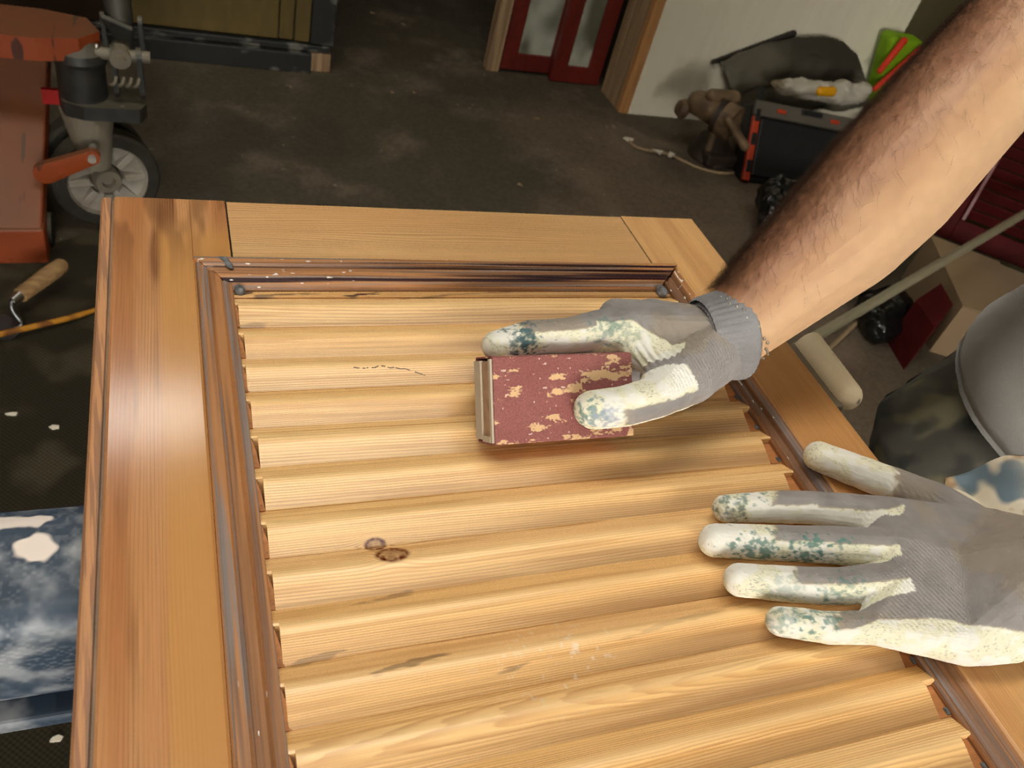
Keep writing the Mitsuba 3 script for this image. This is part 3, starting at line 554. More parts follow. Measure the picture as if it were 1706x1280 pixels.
# right hand, closed round the block
def bl(x, y, z): return A0 + RB @ np.array([x, y, z])
axR = fa[1] - fa[0]; axR = axR / np.linalg.norm(axR)
wrR = at_t(1200, 572, .548)
ix = [at_t(826, 590, .540), at_t(880, 574, .540), at_t(960, 562, .540), at_t(1050, 553, .538)]
ixr = [.0068, .0114, .0132, .0155]
mf = [bl(0.012, Hb + .008, -.022), bl(.034, Hb + .012, -.024), bl(.060, Hb + .013, -.022), at_t(1085, 535, .556)]
rf = [bl(0.020, Hb * .72, -Tb - .012), bl(.042, Hb * .80, -Tb - .013), bl(.066, Hb * .86, -Tb - .010), at_t(1110, 545, .566)]
lf = [bl(0.036, Hb * .35, -Tb - .010), bl(.052, Hb * .45, -Tb - .011), bl(.074, Hb * .50, -Tb - .009), at_t(1140, 575, .566)]
th_ = [at_t(988, 683, .494), at_t(1040, 677, .495), at_t(1095, 662, .502), at_t(1150, 635, .518)]
parts = chain(ix, ixr) + chain(mf, [.0095, .0110, .0115, .0150]) + chain(rf, [.0075, .009, .010, .013]) + chain(lf, [.007, .008, .009, .012]) + chain(th_, [.0118, .0122, .0125, .0150])
kn = at_t(1024, 524, .548)
parts += [m3.Manifold.batch_hull([sph(ix[3], .0145), sph(mf[3], .0140), sph(kn, .0105), sph(wrR, .0235), sph(at_t(1120, 590, .535), .0150)]),
          m3.Manifold.batch_hull([sph(mf[3], .014), sph(rf[3], .012), sph(lf[3], .012), sph(wrR, .0235), sph(at_t(1120, 590, .535), .014)]),
          m3.Manifold.batch_hull([sph(th_[3], .0150), sph(th_[2], .0125), sph(wrR, .0235), sph(at_t(1110, 605, .530), .0140)]),
          m3.Manifold.batch_hull([sph(at_t(1060, 575, .532), .0120), sph(at_t(1105, 610, .528), .0130), sph(ix[3], .0130), sph(th_[3], .012)])]
gr = organic(parts, 0.0022, 20); V = np.array(gr.vertices)
gr.vertices = V + gr.vertex_normals * (0.0016 * (N(V, 60, 5) - .5) + 0.0006 * (N(V, 210, 6) - .5))[:, None]; gr = gr.subdivide(); V = np.array(gr.vertices); wq = np.linalg.norm(V - at_t(1098, 604, .522), axis=1); gr.vertices = V + gr.vertex_normals * (0.0011 * np.sin((V @ np.array([.8, .1, .6])) * 1500 + 4 * N(V, 60, 8)) * np.exp(-(wq / .016) ** 2))[:, None]; V = np.array(gr.vertices); Nn = gr.vertex_normals
cream = np.zeros(len(V)); dn = -e1 * .9 - e2 * .45; dn /= np.linalg.norm(dn)
d, s, off = near_chain(V, ix + [at_t(1105, 600, .528)]); lat = off @ dn
bound = np.interp(s, [0, .012, .03, .06, .09, .12], [-.002, -.0030, -.0012, -.0010, -.0010, -.004])
cream = np.where(d < .019, np.maximum(sst(-.0012, .0012, lat - bound) * (s < .125), sst(.014, .006, s)), 0)
d, s, off = near_chain(V, th_); lt = off @ (e1 * .9 - e2 * .4)
cream = np.where(d < .0165, np.maximum(cream, np.maximum(sst(.022, .012, s), np.maximum(sst(.002, .005, lt), .9 * sst(-.006, -.0085, lt)) * (s < .062))), cream)
for dd in (mf, rf, lf):
    d, s, off = near_chain(V, dd); cream = np.where((d < .0135) & (s < .07), np.maximum(cream, np.maximum(sst(.0, .004, off @ dn), sst(.020, .012, s))), cream)
col = paint(V, cream, 6)
for c0, t, amt, tone in (((880, 562), .53, .9, np.array(lin(66, 92, 96))), ((860, 570), .53, .8, np.array(lin(66, 92, 96))), ((985, 690), .485, .8, TEAL), ((1010, 695), .485, .7, np.array(lin(150, 160, 175))), ((1010, 548), .525, .5, TEAL), ((1040, 555), .525, .35, TEAL)):
    ce = at_t(*c0, t); q = np.linalg.norm(np.cross(V - ce, ray(*c0) / np.linalg.norm(ray(*c0))), axis=1); n1 = N(V, 420, 9)
    w = amt * sst(.010, .002, q + .010 * (n1 - n1.mean()) / n1.std() * .4) * (np.linalg.norm(V - ce, axis=1) < .03); col = col + (tone - col) * w[:, None]
GR = numbered(GLV)
add(GR, gr, 'glove_cloth', True, color=col, label='right work glove gripping the sanding block, grey with a cream palm')
cuff(at_t(1166, 566, .546), at_t(1222, 556, .551) - at_t(1166, 566, .546), .0258, .0300, .0270, 'cuff_knit', GR + '__cuff', 1.0)
bc = fa[0] + axR * .006; Rb = frame(axR, (0, 0, 1)); BR = []
for q in range(36):
    a = q / 36 * 2 * math.pi; c = bc + Rb @ np.array([.0268 * math.cos(a), .0268 * math.sin(a), .0012 * math.sin(q * 2.1)])
    BR.append(trimesh.creation.icosphere(1, .0011).apply_translation(c))
add(PE + '__bracelet', cat_m(*BR), 'bright_metal', True, label='thin metal chain bracelet at the right wrist')
# --- clothes
def ring_body(secs, n=72, wr=0.0, seed=0, capb=True):   # sections: centre, semi-axes
    V_, F_ = [], []; ang = np.arange(n) * 2 * np.pi / n
    for k, (c, ax, ay) in enumerate(secs):
        q = np.stack([np.cos(ang) * 2 + seed, np.sin(ang) * 2, np.full(n, c[2] * 5.0)], 1)
        w = 1 + wr * (meshkit.fbm(q * 1.6) - .5)
        V_.append(np.stack([c[0] + ax * np.cos(ang) * w, c[1] + ay * np.sin(ang) * w, np.full(n, c[2])], 1))
    m = len(secs); V_ = np.concatenate(V_)
    for k in range(m - 1):
        for j in range(n):
            a, b, c_, d_ = k * n + j, k * n + (j + 1) % n, (k + 1) * n + (j + 1) % n, (k + 1) * n + j; F_ += [[a, b, c_], [a, c_, d_]]
    if capb:
        V_ = np.vstack([V_, [secs[0][0]], [secs[-1][0]]]); c0, c1 = len(V_) - 2, len(V_) - 1; e = (m - 1) * n
        F_ += [[c0, (j + 1) % n, j] for j in range(n)] + [[c1, e + j, e + (j + 1) % n] for j in range(n)]
    return trimesh.Trimesh(V_, F_, process=False)
def lerp_secs(keys, n):
    z = np.array([k[0] for k in keys]); zz = np.linspace(z[0], z[-1], n)
    cx, cy, ax, ay = (np.interp(zz, z, [k[i] for k in keys]) for i in (1, 2, 3, 4))
    return [(np.array([a, b, q]), c, d) for a, b, q, c, d in zip(cx, cy, zz, ax, ay)]
shirt = ring_body(lerp_secs([(0.765, 0.940, -0.278, .200, .228), (0.80, 0.940, -0.280, .205, .232), (0.86, 0.945, -0.292, .20, .220), (0.93, 0.945, -0.315, .19, .205), (1.05, 0.945, -0.315, .175, .20), (1.25, 0.90, -0.305, .14, .215), (1.36, 0.87, -0.30, .10, .215), (1.43, 0.845, -0.30, .07, .12)], 44), wr=.10, seed=3)
add(PE + '__shirt', shirt, 'shirt_cloth', True, label='pale grey shirt')
for s, sh, el in ((1, shR, elbow), (-1, shL, elL)):
    add(PE + '__sleeve', tube([sh, sh * .6 + el * .4, sh * .35 + el * .65], [.075, .066, .064], 40), 'shirt_cloth', True)
legs = []
for s, y0 in ((1, -0.185), (-1, -0.400)):
    legs.append(ring_body(lerp_secs([(0.06, .96, y0, .060, .058), (0.10, .96, y0, .068, .062), (0.45, .90, y0, .095, .080), (0.70, .868, y0, .158, .110), (0.78, .905, y0, .115, .100), (0.95, .955, y0 + (-.04 if s > 0 else .04), .120, .10)], 40), wr=.16, seed=s + 5))
add(PE + '__trousers', cat_m(*legs), 'trousers_cloth', True, label='dark mottled work trousers')
for y0 in (-0.185, -0.400): add(PE + '__boot', cat_m(box(.78, 1.05, y0 - .05, y0 + .05, 0.0, .085, .03), cyl((.97, y0, .05), (.96, y0, .16), .055)), 'boot', 40)

# paint-stained rag over the right stile beside the left glove
def rag_d(u, v): return np.stack([0.003 * np.sin(v * 9), 0.003 * np.sin(u * 6), 0.004 * np.sin(u * 7 + v * 4) + 0.003 * np.sin(v * 11 + u * 3)], 1)
add('rag', cloth(at_x(1560, 850, .535), at_x(1568, 800, .545), at_x(1790, 735, .60), at_x(1790, 890, .575), 24, 30, rag_d, .003), 'rag_cloth', True,
    label='cream rag with blue paint stains hanging by the right edge behind the left glove', cat='rag')

# ------------------------------------------------------------------ left background: pallet truck, trowel, mat, cabinet
PT = thing('pallet_truck', 'dusty orange hand pallet truck standing at the upper left', 'pallet truck')
YP = 1.22
def py_(u, v, y=YP): return at_y(u, v, y)
wc_ = np.array([-.085, YP + .018, .118]); ax = np.array([0.30, -0.95, 0.03]); ax /= np.linalg.norm(ax)
Rw = frame(ax, (0, 0, 1))
def wheel_parts(c):
    ty = lathe([(.084, -.024), (.106, -.024), (.112, -.018), (.112, .018), (.106, .024), (.084, .024), (.084, -.024)], 56)
    add(PT + '__tyre', place(ty, c, Rw), 'tyre_rubber', 30)
    rim = lathe([(0, -.016), (.030, -.016), (.032, -.008), (.060, .004), (.078, .012), (.0835, .022), (.0838, .022), (.0838, -.022), (0, -.022)], 48)
    rib = [place(box(.036, .080, -.008, .008, -.004, .016, .002), (0, 0, 0), trimesh.transformations.rotation_matrix(k * math.pi / 4, (0, 0, 1))[:3, :3]) for k in range(8)]
    add(PT + '__rim', place(cat_m(rim, *rib), c, Rw), 'wheel_grey', 30)
    add(PT + '__hub', place(lathe([(0, .012), (.012, .012), (.014, .024), (.026, .024), (.029, .016), (.029, -.02), (0, -.02)], 40), c, Rw), 'dusty_grey_metal', 30)
wheel_parts(wc_); wheel_parts(wc_ - ax * .085)
nk = np.array([-.108, YP + .02, 0])
add(PT + '__yoke', place(tm(m3.Manifold.batch_hull([m3.Manifold.cylinder(.004, .052, .052, 32).translate((0, 0, .275)), m3.Manifold.cylinder(.004, .030, .030, 32).translate((.008, -.03, .165)), m3.Manifold.cylinder(.004, .034, .034, 32).translate((0, .0, .205))])), nk), 'dusty_grey_metal', 35)
plate_prof = Polygon([(-.034, -.035), (.0, -.050), (.100, -.045), (.110, -.02), (.095, .03), (.0, .050), (-.034, .035), (-.044, 0)]).buffer(.006)
add(PT + '__base_plate', place(extr(plate_prof, .030), nk + (0, 0, .280)), 'dusty_black_metal', 30)
add(PT + '__pump', place(lathe([(0, .0), (.046, .0), (.046, .072), (.050, .074), (.053, .082), (.050, .098), (.026, .118), (.012, .122), (0, .122)], 40), nk + (-.003, 0, .310)), 'dusty_black_metal', 30)
add(PT + '__ball', trimesh.creation.icosphere(3, .012).apply_translation(py_(205, 178) + (0, -.02, 0)), 'dusty_grey_metal', True)
b0 = py_(212, 148); b1 = py_(205, 92); b2 = py_(198, 40)
for dx in (-.024, .024):
    add(PT + '__bracket', tm(m3.Manifold.batch_hull([m3.Manifold.cylinder(.010, .018, .018, 24).rotate((0, 90, 0)).translate(tuple(q + (dx, 0, 0))) for q in (b0, b1)])), 'dusty_black_metal', 30)
    add(PT + '__bracket', tm(m3.Manifold.batch_hull([m3.Manifold.cylinder(.008, .012, .012, 24).rotate((0, 90, 0)).translate(tuple(q + (dx * 1.4, .02, 0))) for q in (b1, b2)])), 'dusty_black_metal', 30)
add(PT + '__pivot', cat_m(cyl(b1 + (-.05, 0, 0), b1 + (.05, 0, 0), .012), cyl(b1 + (-.005, -.022, .0), b1 + (-.005, .03, .0), .020), cyl(b1 + (-.005, -.032, .0), b1 + (-.005, .03, .0), .010)), 'dusty_grey_metal', 30)
add(PT + '__spring', cat_m(*[tube(spline([b0 + (-.03 + q * .014, -.012, .012), b0 + (-.022 + q * .014, -.022, .02), b0 + (-.018 + q * .014, -.016, .032)], 8), .0035, 8) for q in range(4)]), 'dusty_grey_metal', True)
add(PT + '__tow_bar', tm(m3.Manifold.batch_hull([sph(b2 + (0, .03, -.01), .026), sph(b2 + (-.02, .20, .32), .026)])), 'dusty_black_metal', 40)
add(PT + '__saddle', tm(m3.Manifold.batch_hull([sph(b2 + (-.028, .0, .010), .006), sph(b2 + (.02, .0, -.008), .006), sph(b2 + (.018, .01, -.035), .006), sph(b2 + (-.006, .01, -.03), .006)])), 'dusty_black_metal', 30)
# orange frame: rocker head, sloping fork, link arm
hp = Polygon([(-.30, -.06), (-.10, -.062), (-.03, -.045), (.004, -.005), (-.02, .05), (-.10, .07), (-.30, .07)]).buffer(.004)
add(PT + '__head', place(extr(hp, .045), (np.array([-0.079, YP + .03, 0.398])) * (1, 1, 1)), 'orange_paint', 30)
add(PT + '__bolt', trimesh.creation.icosphere(2, .007).apply_translation(py_(161, 78)), 'bright_metal', True)
f0, f1, f2, f3 = at_z(64, 383, .085), at_z(75, 74, .33), at_z(-90, 70, .33), at_z(-120, 383, .085)
fork = slab([f0, f1, f2, f3], .045)
fork = tm(m3.Manifold.batch_hull([sph(q + dz, .006) for q in (f0, f1, f2, f3) for dz in (np.array([0, 0, -.006]), np.array([0, .004, -.05]))]))
add(PT + '__fork', fork, 'orange_paint', 30)
g0, g3 = at_z(76, 385, .083), at_z(-120, 385, .083)
add(PT + '__fork_end', tm(m3.Manifold.batch_hull([sph(q, .005) for q in (g0 + (-.008, .0, 0), g3, g0 + (-.008, .0, -.076), g3 + (0, 0, -.076), g0 + (-.008, .06, 0), g3 + (0, .06, 0), g0 + (-.008, .06, -.076), g3 + (0, .06, -.076))])), 'orange_paint', 30)
add(PT + '__fork_roller', cyl(g0 + (-.012, .075, -.045), g0 + (.004, .075, -.045), .036), 'tyre_rubber', 30)
l0, l1 = py_(154, 257, 1.13), py_(76, 284, 1.15)
add(PT + '__link_arm', tm(m3.Manifold.batch_hull([m3.Manifold.cylinder(.016, .015, .015, 24).rotate((90, 0, 0)).translate(tuple(l0)), m3.Manifold.cylinder(.016, .022, .022, 24).rotate((90, 0, 0)).translate(tuple(l1))])), 'orange_paint', 35)
add(PT + '__link_pin', cyl(l0 + (0, -.024, 0), l0 + (0, .03, 0), .008), 'wheel_grey', 30)
add(PT + '__red_plate', box(*sorted((py_(70, 180)[0], py_(112, 180)[0])), YP + .02, YP + .03, py_(90, 182)[2], py_(90, 158)[2]), 'red_plate')

mt = [at_z(-220, 507, 0), at_z(240, 362, 0), at_z(420, 620, 0), at_z(330, 1330, 0), at_z(-300, 1330, 0)]
mp = Polygon([tuple(q[:2]) for q in mt]).convex_hull
rub = extr(mp, .006)
add('floor_mat', rub, 'rubber_mat', label='dark ribbed rubber mat on the floor under the trowel left of the shutter', cat='mat')
TR = thing('trowel', 'old bricklayer trowel with a wooden handle lying on the dark mat', 'trowel')
h0, h1 = at_z(108, 438, .06), at_z(34, 492, .055)
hl = np.linalg.norm(h1 - h0); Rh = frame(h1 - h0)
add(TR + '__handle', place(lathe([(0, 0), (.009, .001), (.0145, .008), (.0165, .03), (.0165, hl * .5), (.0145, hl), (0, hl)], 28), h0, Rh), 'trowel_wood', 35)
fe = at_z(22, 503, .054); add(TR + '__ferrule', place(lathe([(0, 0), (.0105, 0), (.0085, .022), (0, .022)], 24), h1, Rh), 'bright_metal', 35)
nkp = spline([h1 + (h1 - h0) / hl * .02, at_z(19, 508, .05), at_z(24, 522, .035), at_z(36, 540, .016), at_z(22, 549, .012)], 16)
add(TR + '__neck', tube(nkp, .0055, 10), 'steel', True)
bl_ = [at_z(44, 546, .010), at_z(8, 522, .010), at_z(-130, 560, .010), at_z(20, 566, .010)]
add(TR + '__blade', slab([b + (0, 0, .0) for b in bl_], .0025), 'steel')
add('wooden_strip', tube(spline([at_z(-60, 577, .034), at_z(0, 557, .030), at_z(60, 543, .024), at_z(110, 531, .019), at_z(175, 510, .012)], 20), [.0058] * 16 + [.005, .0045, .004, .003], 8), 'cord_orange', 50, label='thin orange-brown strip of wood crossing the trowel blade on the mat', cat='strip of wood')
for q, (u, v) in enumerate([(90, 712), (20, 690), (45, 1175), (95, 1230), (38, 1190)]):
    c = at_z(u, v, .008); a = rng.uniform(0, 6)
    add('wood_chip', tm(m3.Manifold.hull_points(np.array([c + np.array([r * math.cos(a + t), r * .5 * math.sin(a + t), z]) for t, r in zip(np.linspace(0, 6.28, 6)[:-1], rng.uniform(.005, .013, 5)) for z in (-.002, .002)]))), 'paper', label=['pale wood chip on the dark mat above the blue beam, nearest the shutter', 'pale wood chip on the dark mat above the blue beam, at the left picture edge', 'pale chip on the mat just below the blue beam', 'lowest pale chip on the mat, close to the shutter edge', 'leftmost pale chip on the mat at the bottom left'][q], cat='wood chip', group='chips on the mat')

CB = thing('panel_cabinet', 'black framed cabinet with dull yellow doors standing at the back left', 'cabinet')
cy, cx0, cx1 = 2.16, -0.62, 0.56
add(CB + '__carcass', cat_m(box(cx0, cx1, cy + .03, cy + .45, .02, 1.1)), 'black_frame')
add(CB + '__bottom_rail', box(cx0, cx1 - .07, cy - .03, cy + .028, .0, .064, .003), 'black_frame')
add(CB + '__bottom_rail', box(cx0, cx1 - .012, cy - .012, cy + .028, .066, .086, .003), 'black_frame', label='narrow upper bottom rail with worn shiny edge')
add(CB + '__post', box(cx1 - .075, cx1, cy - .005, cy + .028, .088, 1.1, .003), 'black_frame')
add(CB + '__panel', box(cx0, -0.05, cy - .004, cy + .029, .088, 1.08, .003), 'joint_dark', label='black board added over the dark void left of the doors')  # dark board added in place of the black void beside the cabinet
add(CB + '__foot', box(cx1 - .075, cx1 - .005, cy - .01, cy + .03, 0, .062, .004), 'jamb_wood')
add(CB + '__door', box(-0.045, 0.385, cy + .004, cy + .029, 0.09, 1.08, .004), 'yellow_board')
add(CB + '__door', box(0.389, 0.432, cy + .008, cy + .029, 0.09, 1.08, .003), 'yellow_board')
add(CB + '__door', box(0.436, 0.483, cy + .002, cy + .029, 0.09, 1.08, .003), 'yellow_board')

# ------------------------------------------------------------------ centre background: red sashes by the opening
def sash(x0, x1, y, zb, label):
    k = thing('window_sash', label, 'window sash')
    w = .058
    for xa, xb in ((x0, x0 + w), (x1 - w, x1)): add(k + '__stile', box(xa, xb, y, y + .03, zb, zb + 1.15, .002), 'red_paint')
    add(k + '__rail', box(x0 + w, x1 - w, y, y + .03, zb, zb + .062, .002), 'red_paint'); add(k + '__rail', box(x0 + w, x1 - w, y, y + .03, zb + 1.09, zb + 1.15, .002), 'red_paint')
    add(k + '__pane', box(x0 + w - .002, x1 - w + .002, y + .012, y + .017, zb + .062, zb + 1.09), 'painted_reflection_glass')
sash(1.205, 1.455, 2.305, .012, 'red framed window sash with a narrow pane with painted reflections beside the wooden post')
sash(1.395, 1.660 - .062, 2.262, 0.004, 'red framed window sash in front, against the wooden jamb of the white wall')
add('timber_post', box(1.150, 1.200, 2.30, 2.345, 0, 1.3, .003), 'jamb_wood', label='bare wooden post standing left of the red window sashes', cat='post')
add('timber_strip', box(1.548, 1.598, 2.31, 2.335, 0, 1.2, .003), 'grey_green_timber', label='pale grey timber strip standing behind the red sash beside the jamb', cat='strip of wood')

# ------------------------------------------------------------------ right background: corner heap
VI = thing('bench_vice', 'small rusty brown bench vice on the floor in front of the white wall', 'vice')
v0 = at_z(1195, 268, 0)
def vv(u, v, y): return at_y(u, v, y)
add(VI + '__base', place(tm(m3.Manifold.batch_hull([m3.Manifold.cylinder(.012, .085, .085, 32), m3.Manifold.cylinder(.05, .06, .05, 32).translate((0, .02, .02))])), v0 + (-.02, .02, 0)), 'dark_iron', 35)
for s in (-1, 1): add(VI + '__bracket', tm(m3.Manifold.batch_hull([sph(v0 + (s * .07, -.02, .02), .012), sph(v0 + (s * .045, .03, .12), .014)])), 'rusty_iron', 35)
a0, a1 = vv(1165, 172, 1.76), vv(1212, 200, 1.66)
add(VI + '__body', tm(m3.Manifold.batch_hull([sph(a0, .042), sph(a1, .046)])), 'rusty_iron', 40)
add(VI + '__collar', cyl(a1 + (-.012, .012, 0), a1 + (.014, -.024, -.002), .058, 36), 'rusty_iron', 35)
add(VI + '__jaw', tm(m3.Manifold.batch_hull([sph(vv(1186, 158, 1.72), .020), sph(vv(1222, 163, 1.72), .024), sph(vv(1205, 178, 1.72), .03)])), 'rusty_iron', 40)
add(VI + '__knob', place(lathe([(0, 0), (.030, .0), (.034, .012), (.024, .03), (0, .034)], 28), vv(1142, 183, 1.78), frame((-1, .1, .2))), 'rusty_iron', 35)
add(VI + '__flange', cyl(a1 + (-.030, .030, .002), a1 + (-.018, .018, .001), .056, 36), 'dark_iron', 35)
add(VI + '__base', box(v0[0] - .085, v0[0] + .06, v0[1] - .06, v0[1] + .05, .0, .045, .01), 'dark_iron', 35)
add(VI + '__spindle', cyl(vv(1158, 182, 1.78), vv(1138, 184, 1.79), .012), 'rusty_iron', 35)
add(VI + '__handle', tm(m3.Manifold.batch_hull([sph(vv(1214, 200, 1.59), .013), sph(vv(1241, 244, 1.555), .0155)])), 'rusty_iron', 40)
CR = thing('plastic_crate', 'black perforated plastic crate half hidden behind the rusty vice', 'crate')
c0 = at_z(1240, 205, .03)
add(CR + '__bin', cat_m(box(c0[0], c0[0] + .22, c0[1] + .0, c0[1] + .02, .0, .26), box(c0[0], c0[0] + .02, c0[1] + .022, c0[1] + .20, 0, .26), box(c0[0] + .20, c0[0] + .22, c0[1] + .022, c0[1] + .20, 0, .26)), 'black_plastic')
for r in range(7):
    for c in range(5): add(CR + '__stud', box(c0[0] + .03 + c * .036, c0[0] + .045 + c * .036, c0[1] - .006, c0[1], .04 + r * .03, .055 + r * .03), 'dark_iron')
add(CR + '__edge', box(c0[0] - .012, c0[0] - .001, c0[1] - .008, c0[1] + .012, .0, .27, .003), 'grey_sheet')
TC = thing('tool_case', 'black tool case with grey and orange trim leaning below the white wall', 'tool case')
q0 = at_z(1236, 300, .015); q1 = at_z(1290, 172, .24); q2 = at_z(1462, 206, .24); q3 = q0 + (q2 - q1)
xc = (q2 - q1) / np.linalg.norm(q2 - q1); yc = q1 - q0; yc -= xc * (yc @ xc); ly = np.linalg.norm(yc); yc /= ly; zc = np.cross(xc, yc); RC = np.stack([xc, yc, zc], 1); lx = np.linalg.norm(q2 - q1)
def cs_(m): return place(m, q0 + 0 * xc, RC)
sk = (q1 - q0) @ xc
add(TC + '__shell', cs_(box(.0, lx, 0, ly, -.10, -.012, .015)), 'black_plastic', 40)
add(TC + '__lid', cs_(box(.030, lx - .03, .02, ly - .055, -.012, .004, .006)), 'black_plastic', 40)
add(TC + '__trim', cs_(box(.0, lx, ly - .05, ly, -.012, .008, .005)), 'case_grey', 40, label='grey handle edge')
add(TC + '__trim', cs_(box(.0, .026, .0, ly - .052, -.012, .006, .004)), 'case_orange', 40, label='orange side trim')
for t in (.03, .12, .2, .27): add(TC + '__clip', cs_(box(.004, .022, t, t + .04, .006, .010, .002)), 'black_plastic')
for t in (.08, lx - .12): add(TC + '__clip', cs_(box(t, t + .035, ly - .032, ly - .018, .008, .012, .002)), 'case_orange', label='small orange catch')
add(TC + '__handle', cs_(box(lx * .42, lx * .62, ly - .022, ly - .004, .008, .016, .004)), 'black_plastic')
bg = at_z(1268, 394, 0)
add('bin_bag', blob([bg + (.05, .02, .06), bg + (.12, .03, .07), bg + (-.005, -.03, .04), bg + (.20, .06, .07), bg + (.06, .09, .10)], [.062, .072, .042, .075, .055], .010, 3, .05, 16, 1), 'trash_bag', True, label='shiny black bin bag on the floor left of the forearm', cat='bin bag')
b2_ = at_z(1455, 572, 0)
add('bin_bag', blob([b2_ + (.0, .01, .045), b2_ + (.08, .07, .06), b2_ + (.12, .11, .05), b2_ + (.03, .09, .05)], [.045, .06, .05, .05], .010, 3, .05, 14, 2), 'trash_bag', True, label='black bin bag on the floor below the metal pole', cat='bin bag')
b3_ = at_z(1392, 500, 0)
add('bin_bag', blob([b3_ + (.06, .10, .06), b3_ + (.16, .16, .08), b3_ + (.24, .24, .08)], [.06, .08, .08], .012, 3, .05, 14, 3), 'trash_bag', True, label='black bin bag under the forearm above the metal pole', cat='bin bag')
WB = thing('carrier_bag', 'crumpled white carrier bag with a yellow patch behind the tool case', 'bag')
w0 = at_z(1305, 150, .27); w1 = at_z(1445, 172, .27)
w0 += (0, .05, 0); w1 += (0, .05, 0)
add(WB + '__bag', blob([w0, w1, w0 + (.08, .02, -.03), w1 + (0.0, .0, .02), w0 * .5 + w1 * .5 + (0, .02, .0)], [.018, .032, .022, .030, .026], .008, 3, .05, 22, 4), 'white_bag', True)
yp = at_y(1366, 152, w0[1] - .045); add(WB + '__print', blob([yp, yp + (.05, .0, .004)], [.016, .018], .01, 2), 'bag_yellow', True, label='yellow print patch')
HB = thing('striped_bag', 'green bag with red stripes slumped in the corner behind the forearm', 'bag')
s00, s10, s11, s01 = at_y(1462, 175, 1.93), at_y(1600, 175, 1.93), at_y(1560, 85, 1.93), at_y(1492, 72, 1.93)
hb = slab([s00, s10, s11, s01], .08); hbm = m3.Manifold.batch_hull([sph(q + dy, .02) for q in (s00, s10, s11, s01) for dy in (np.array([0, .02, 0]), np.array([.01, .07, 0]))])
hbm_t = tm(hbm.refine_to_length(.015)); trimesh.smoothing.filter_taubin(hbm_t, iterations=4)
add(HB + '__sack', hbm_t, 'hivis_green', True)
for (ua, va, ub, vb) in ((1466, 118, 1506, 68), (1458, 148, 1534, 82), (1486, 130, 1550, 104)):
    pa_, pb_ = at_y(ua, va, 1.908), at_y(ub, vb, 1.908)
    add(HB + '__stripe', tm(m3.Manifold.batch_hull([sph(pa_, .011), sph(pb_, .013)])), 'hivis_red', True)
SH = thing('dust_sheet', 'grey crumpled dust sheet heaped against the white wall above the tool case', 'sheet')
g00, g10, g11, g01 = at_y(1225, 185, 1.95), at_y(1446, 178, 1.97), at_y(1425, 84, 2.0), at_y(1200, 100, 2.0)
def sd(u, v):
    b = meshkit.fbm(np.stack([u * 4, v * 3, u * 0], 1)) - .5
    return np.stack([0 * u, -.03 * np.sin(v * 3.1) + .05 * b, .065 * np.sin(u ** 1.3 * 3.1) * v + .03 * b], 1)
add(SH + '__cloth', cloth(g00, g10, g11, g01, 40, 30, sd, .01), 'grey_sheet', True)
add('dark_bar', tm(m3.Manifold.batch_hull([sph(at_y(1188, 104, 2.038), .009), sph(at_y(1322, 56, 2.036), .012)])), 'dark_bar', 40, label='dark bar leaning on the white wall over the grey sheet', cat='bar')
cd = spline([at_z(1045, 232, .004), at_z(1075, 250, .006), at_z(1110, 256, .006), at_z(1150, 274, .005), at_z(1190, 287, .005), at_z(1222, 288, .005)], 30)
add('cable', tube(cd, .005, 8), 'cable', True, label='thin pale cable on the floor running towards the vice', cat='cable')
for q, (u, v, sx) in enumerate([(1050, 233, .025), (1100, 255, .03), (1116, 258, .022)]):
    c = at_z(u, v, .012); V0 = c + rng.uniform(-1, 1, (9, 3)) * [sx, sx * .7, .010]
    add('paper_scrap', tm(m3.Manifold.hull_points(V0)), 'paper', label=['crumpled pale scrap at the free end of the cable', 'larger crumpled scrap lying across the middle of the cable', 'smaller scrap beside the large one, towards the vice'][q], cat='scrap', group='scraps along the cable')
for q, (u, v) in enumerate([(652, 153), (690, 153), (895, 198), (868, 308), (620, 22), (672, 40)]):
    c = at_z(u, v, .003); V0 = c + rng.uniform(-1, 1, (8, 3)) * [.012, .010, .003]
    add('wood_chip', tm(m3.Manifold.hull_points(V0)), 'cardboard', label=['light chip on the bare concrete right of the cabinet foot', 'light chip on the concrete midway between cabinet and red sashes', 'chip on the concrete in front of the red window sashes', 'chip on the concrete just beyond the top rail', 'chip on the far concrete at the top of the picture, left one of two', 'chip on the far concrete at the top of the picture, right one of two'][q], cat='wood chip', group='chips on the concrete')

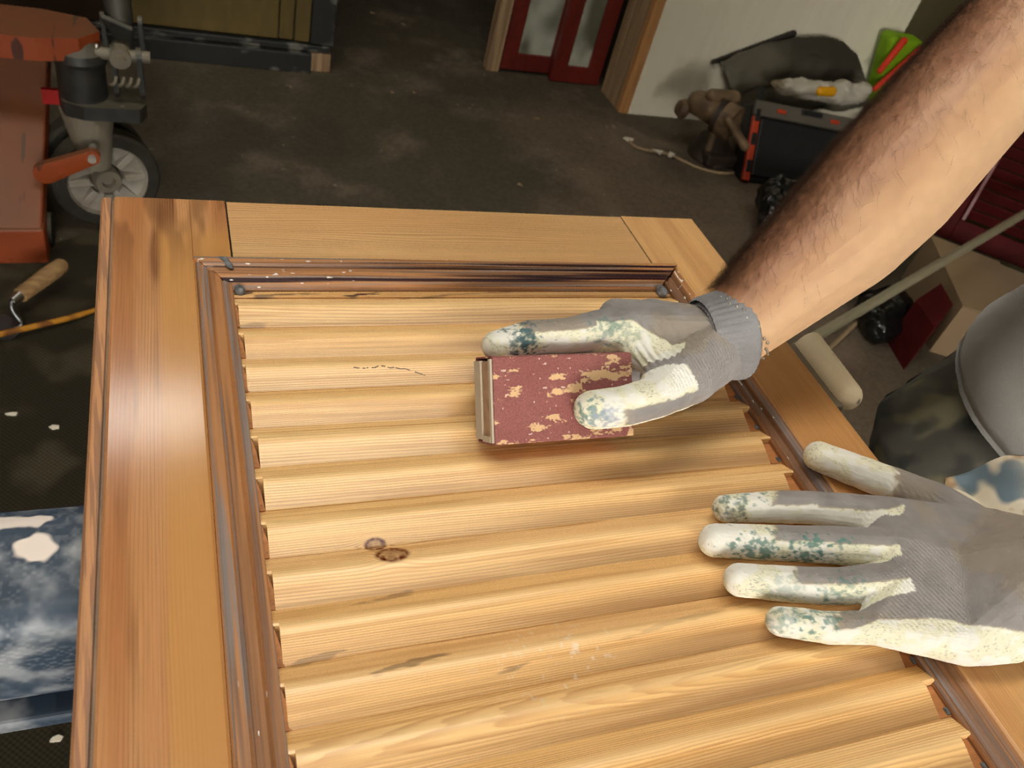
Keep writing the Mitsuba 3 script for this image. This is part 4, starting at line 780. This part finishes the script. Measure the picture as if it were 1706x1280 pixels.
# ------------------------------------------------------------------ far right: red shutter, carton, pole, red box
RS = thing('red_louvred_shutter', 'dark red louvred shutter leaning on the right wall', 'shutter')
r0 = at_z(1545, 385, .10); r1 = at_z(1760, 470, .10)
d_ = (r1 - r0); d_ /= np.linalg.norm(d_); dn_ = np.array([.30, .16, .94]); dn_ /= np.linalg.norm(dn_); nn = np.cross(d_, dn_); nn /= np.linalg.norm(nn); dn_ = np.cross(nn, d_)
RR = np.stack([d_, dn_, nn], 1); W_ = 0.62
def rs(m): return place(m, r0, RR)
add(RS + '__stile', rs(box(0, .07, 0, 1.0, -.03, 0, .003)), 'dark_red'); add(RS + '__stile', rs(box(W_ - .07, W_, 0, 1.0, -.03, 0, .003)), 'dark_red')
add(RS + '__moulding', rs(box(.072, .086, .07, .95, -.02, .006, .003)), 'red_paint')
add(RS + '__rail', rs(box(.07, W_ - .07, 0, .07, -.03, 0, .003)), 'dark_red'); add(RS + '__rail', rs(box(.07, W_ - .07, .95, 1.0, -.03, 0, .003)), 'dark_red')
for k in range(24):
    m = box(.087, W_ - .071, -.018, .018, -.004, .004, .002); m.apply_transform(trimesh.transformations.rotation_matrix(.7, (1, 0, 0))); m.apply_translation((0, .095 + k * .035, -.015)); add(RS + '__slat', rs(m), 'dark_red')
ca = [at_z(1548, 392, .16), at_z(1760, 478, .16), at_z(1760, 560, .16), at_z(1603, 512, .16)]
CT = thing('carton', 'open brown cardboard carton below the red shutter', 'carton')
cm = np.array([q[:2] for q in ca]).mean(0)
add(CT + '__body', tm(m3.Manifold.hull_points(np.vstack([ca, [q * (1, 1, 0) for q in ca]]))), 'cardboard')
add(CT + '__flap', slab([ca[0] + (-.0, 0, .004), ca[0] * .45 + ca[1] * .55 + (0, 0, .006), ca[3] * .45 + ca[2] * .55 + (0, 0, .006), ca[3] + (0, 0, .004)], .003), 'cardboard')
k0 = [at_z(1526, 500, .15), at_z(1568, 472, .15), at_z(1588, 508, .15), at_z(1557, 546, .15)]
add('red_box', tm(m3.Manifold.hull_points(np.vstack([k0, [q * (1, 1, 0) for q in k0]]))), 'dark_red', label='small dark red box on the floor between the carton and the trousers', cat='box')
pa_, pb_ = at_z(1305, 592, .30), at_z(1760, 325, .34)
add('metal_pole', cyl(at_z(1290, 601, .30), pb_, .0115, 20), 'pipe_metal', 40, label='long thin metal pole crossing behind the forearm towards the red shutter', cat='pole')
ws = [at_z(1345, 580, .012), at_z(1560, 420, .012)]
add('thin_lath', cyl(at_z(1372, 590, .012), at_z(1428, 537, .012), .006, 12), 'cable', 40, label='thin pale lath on the floor below the metal pole', cat='lath')
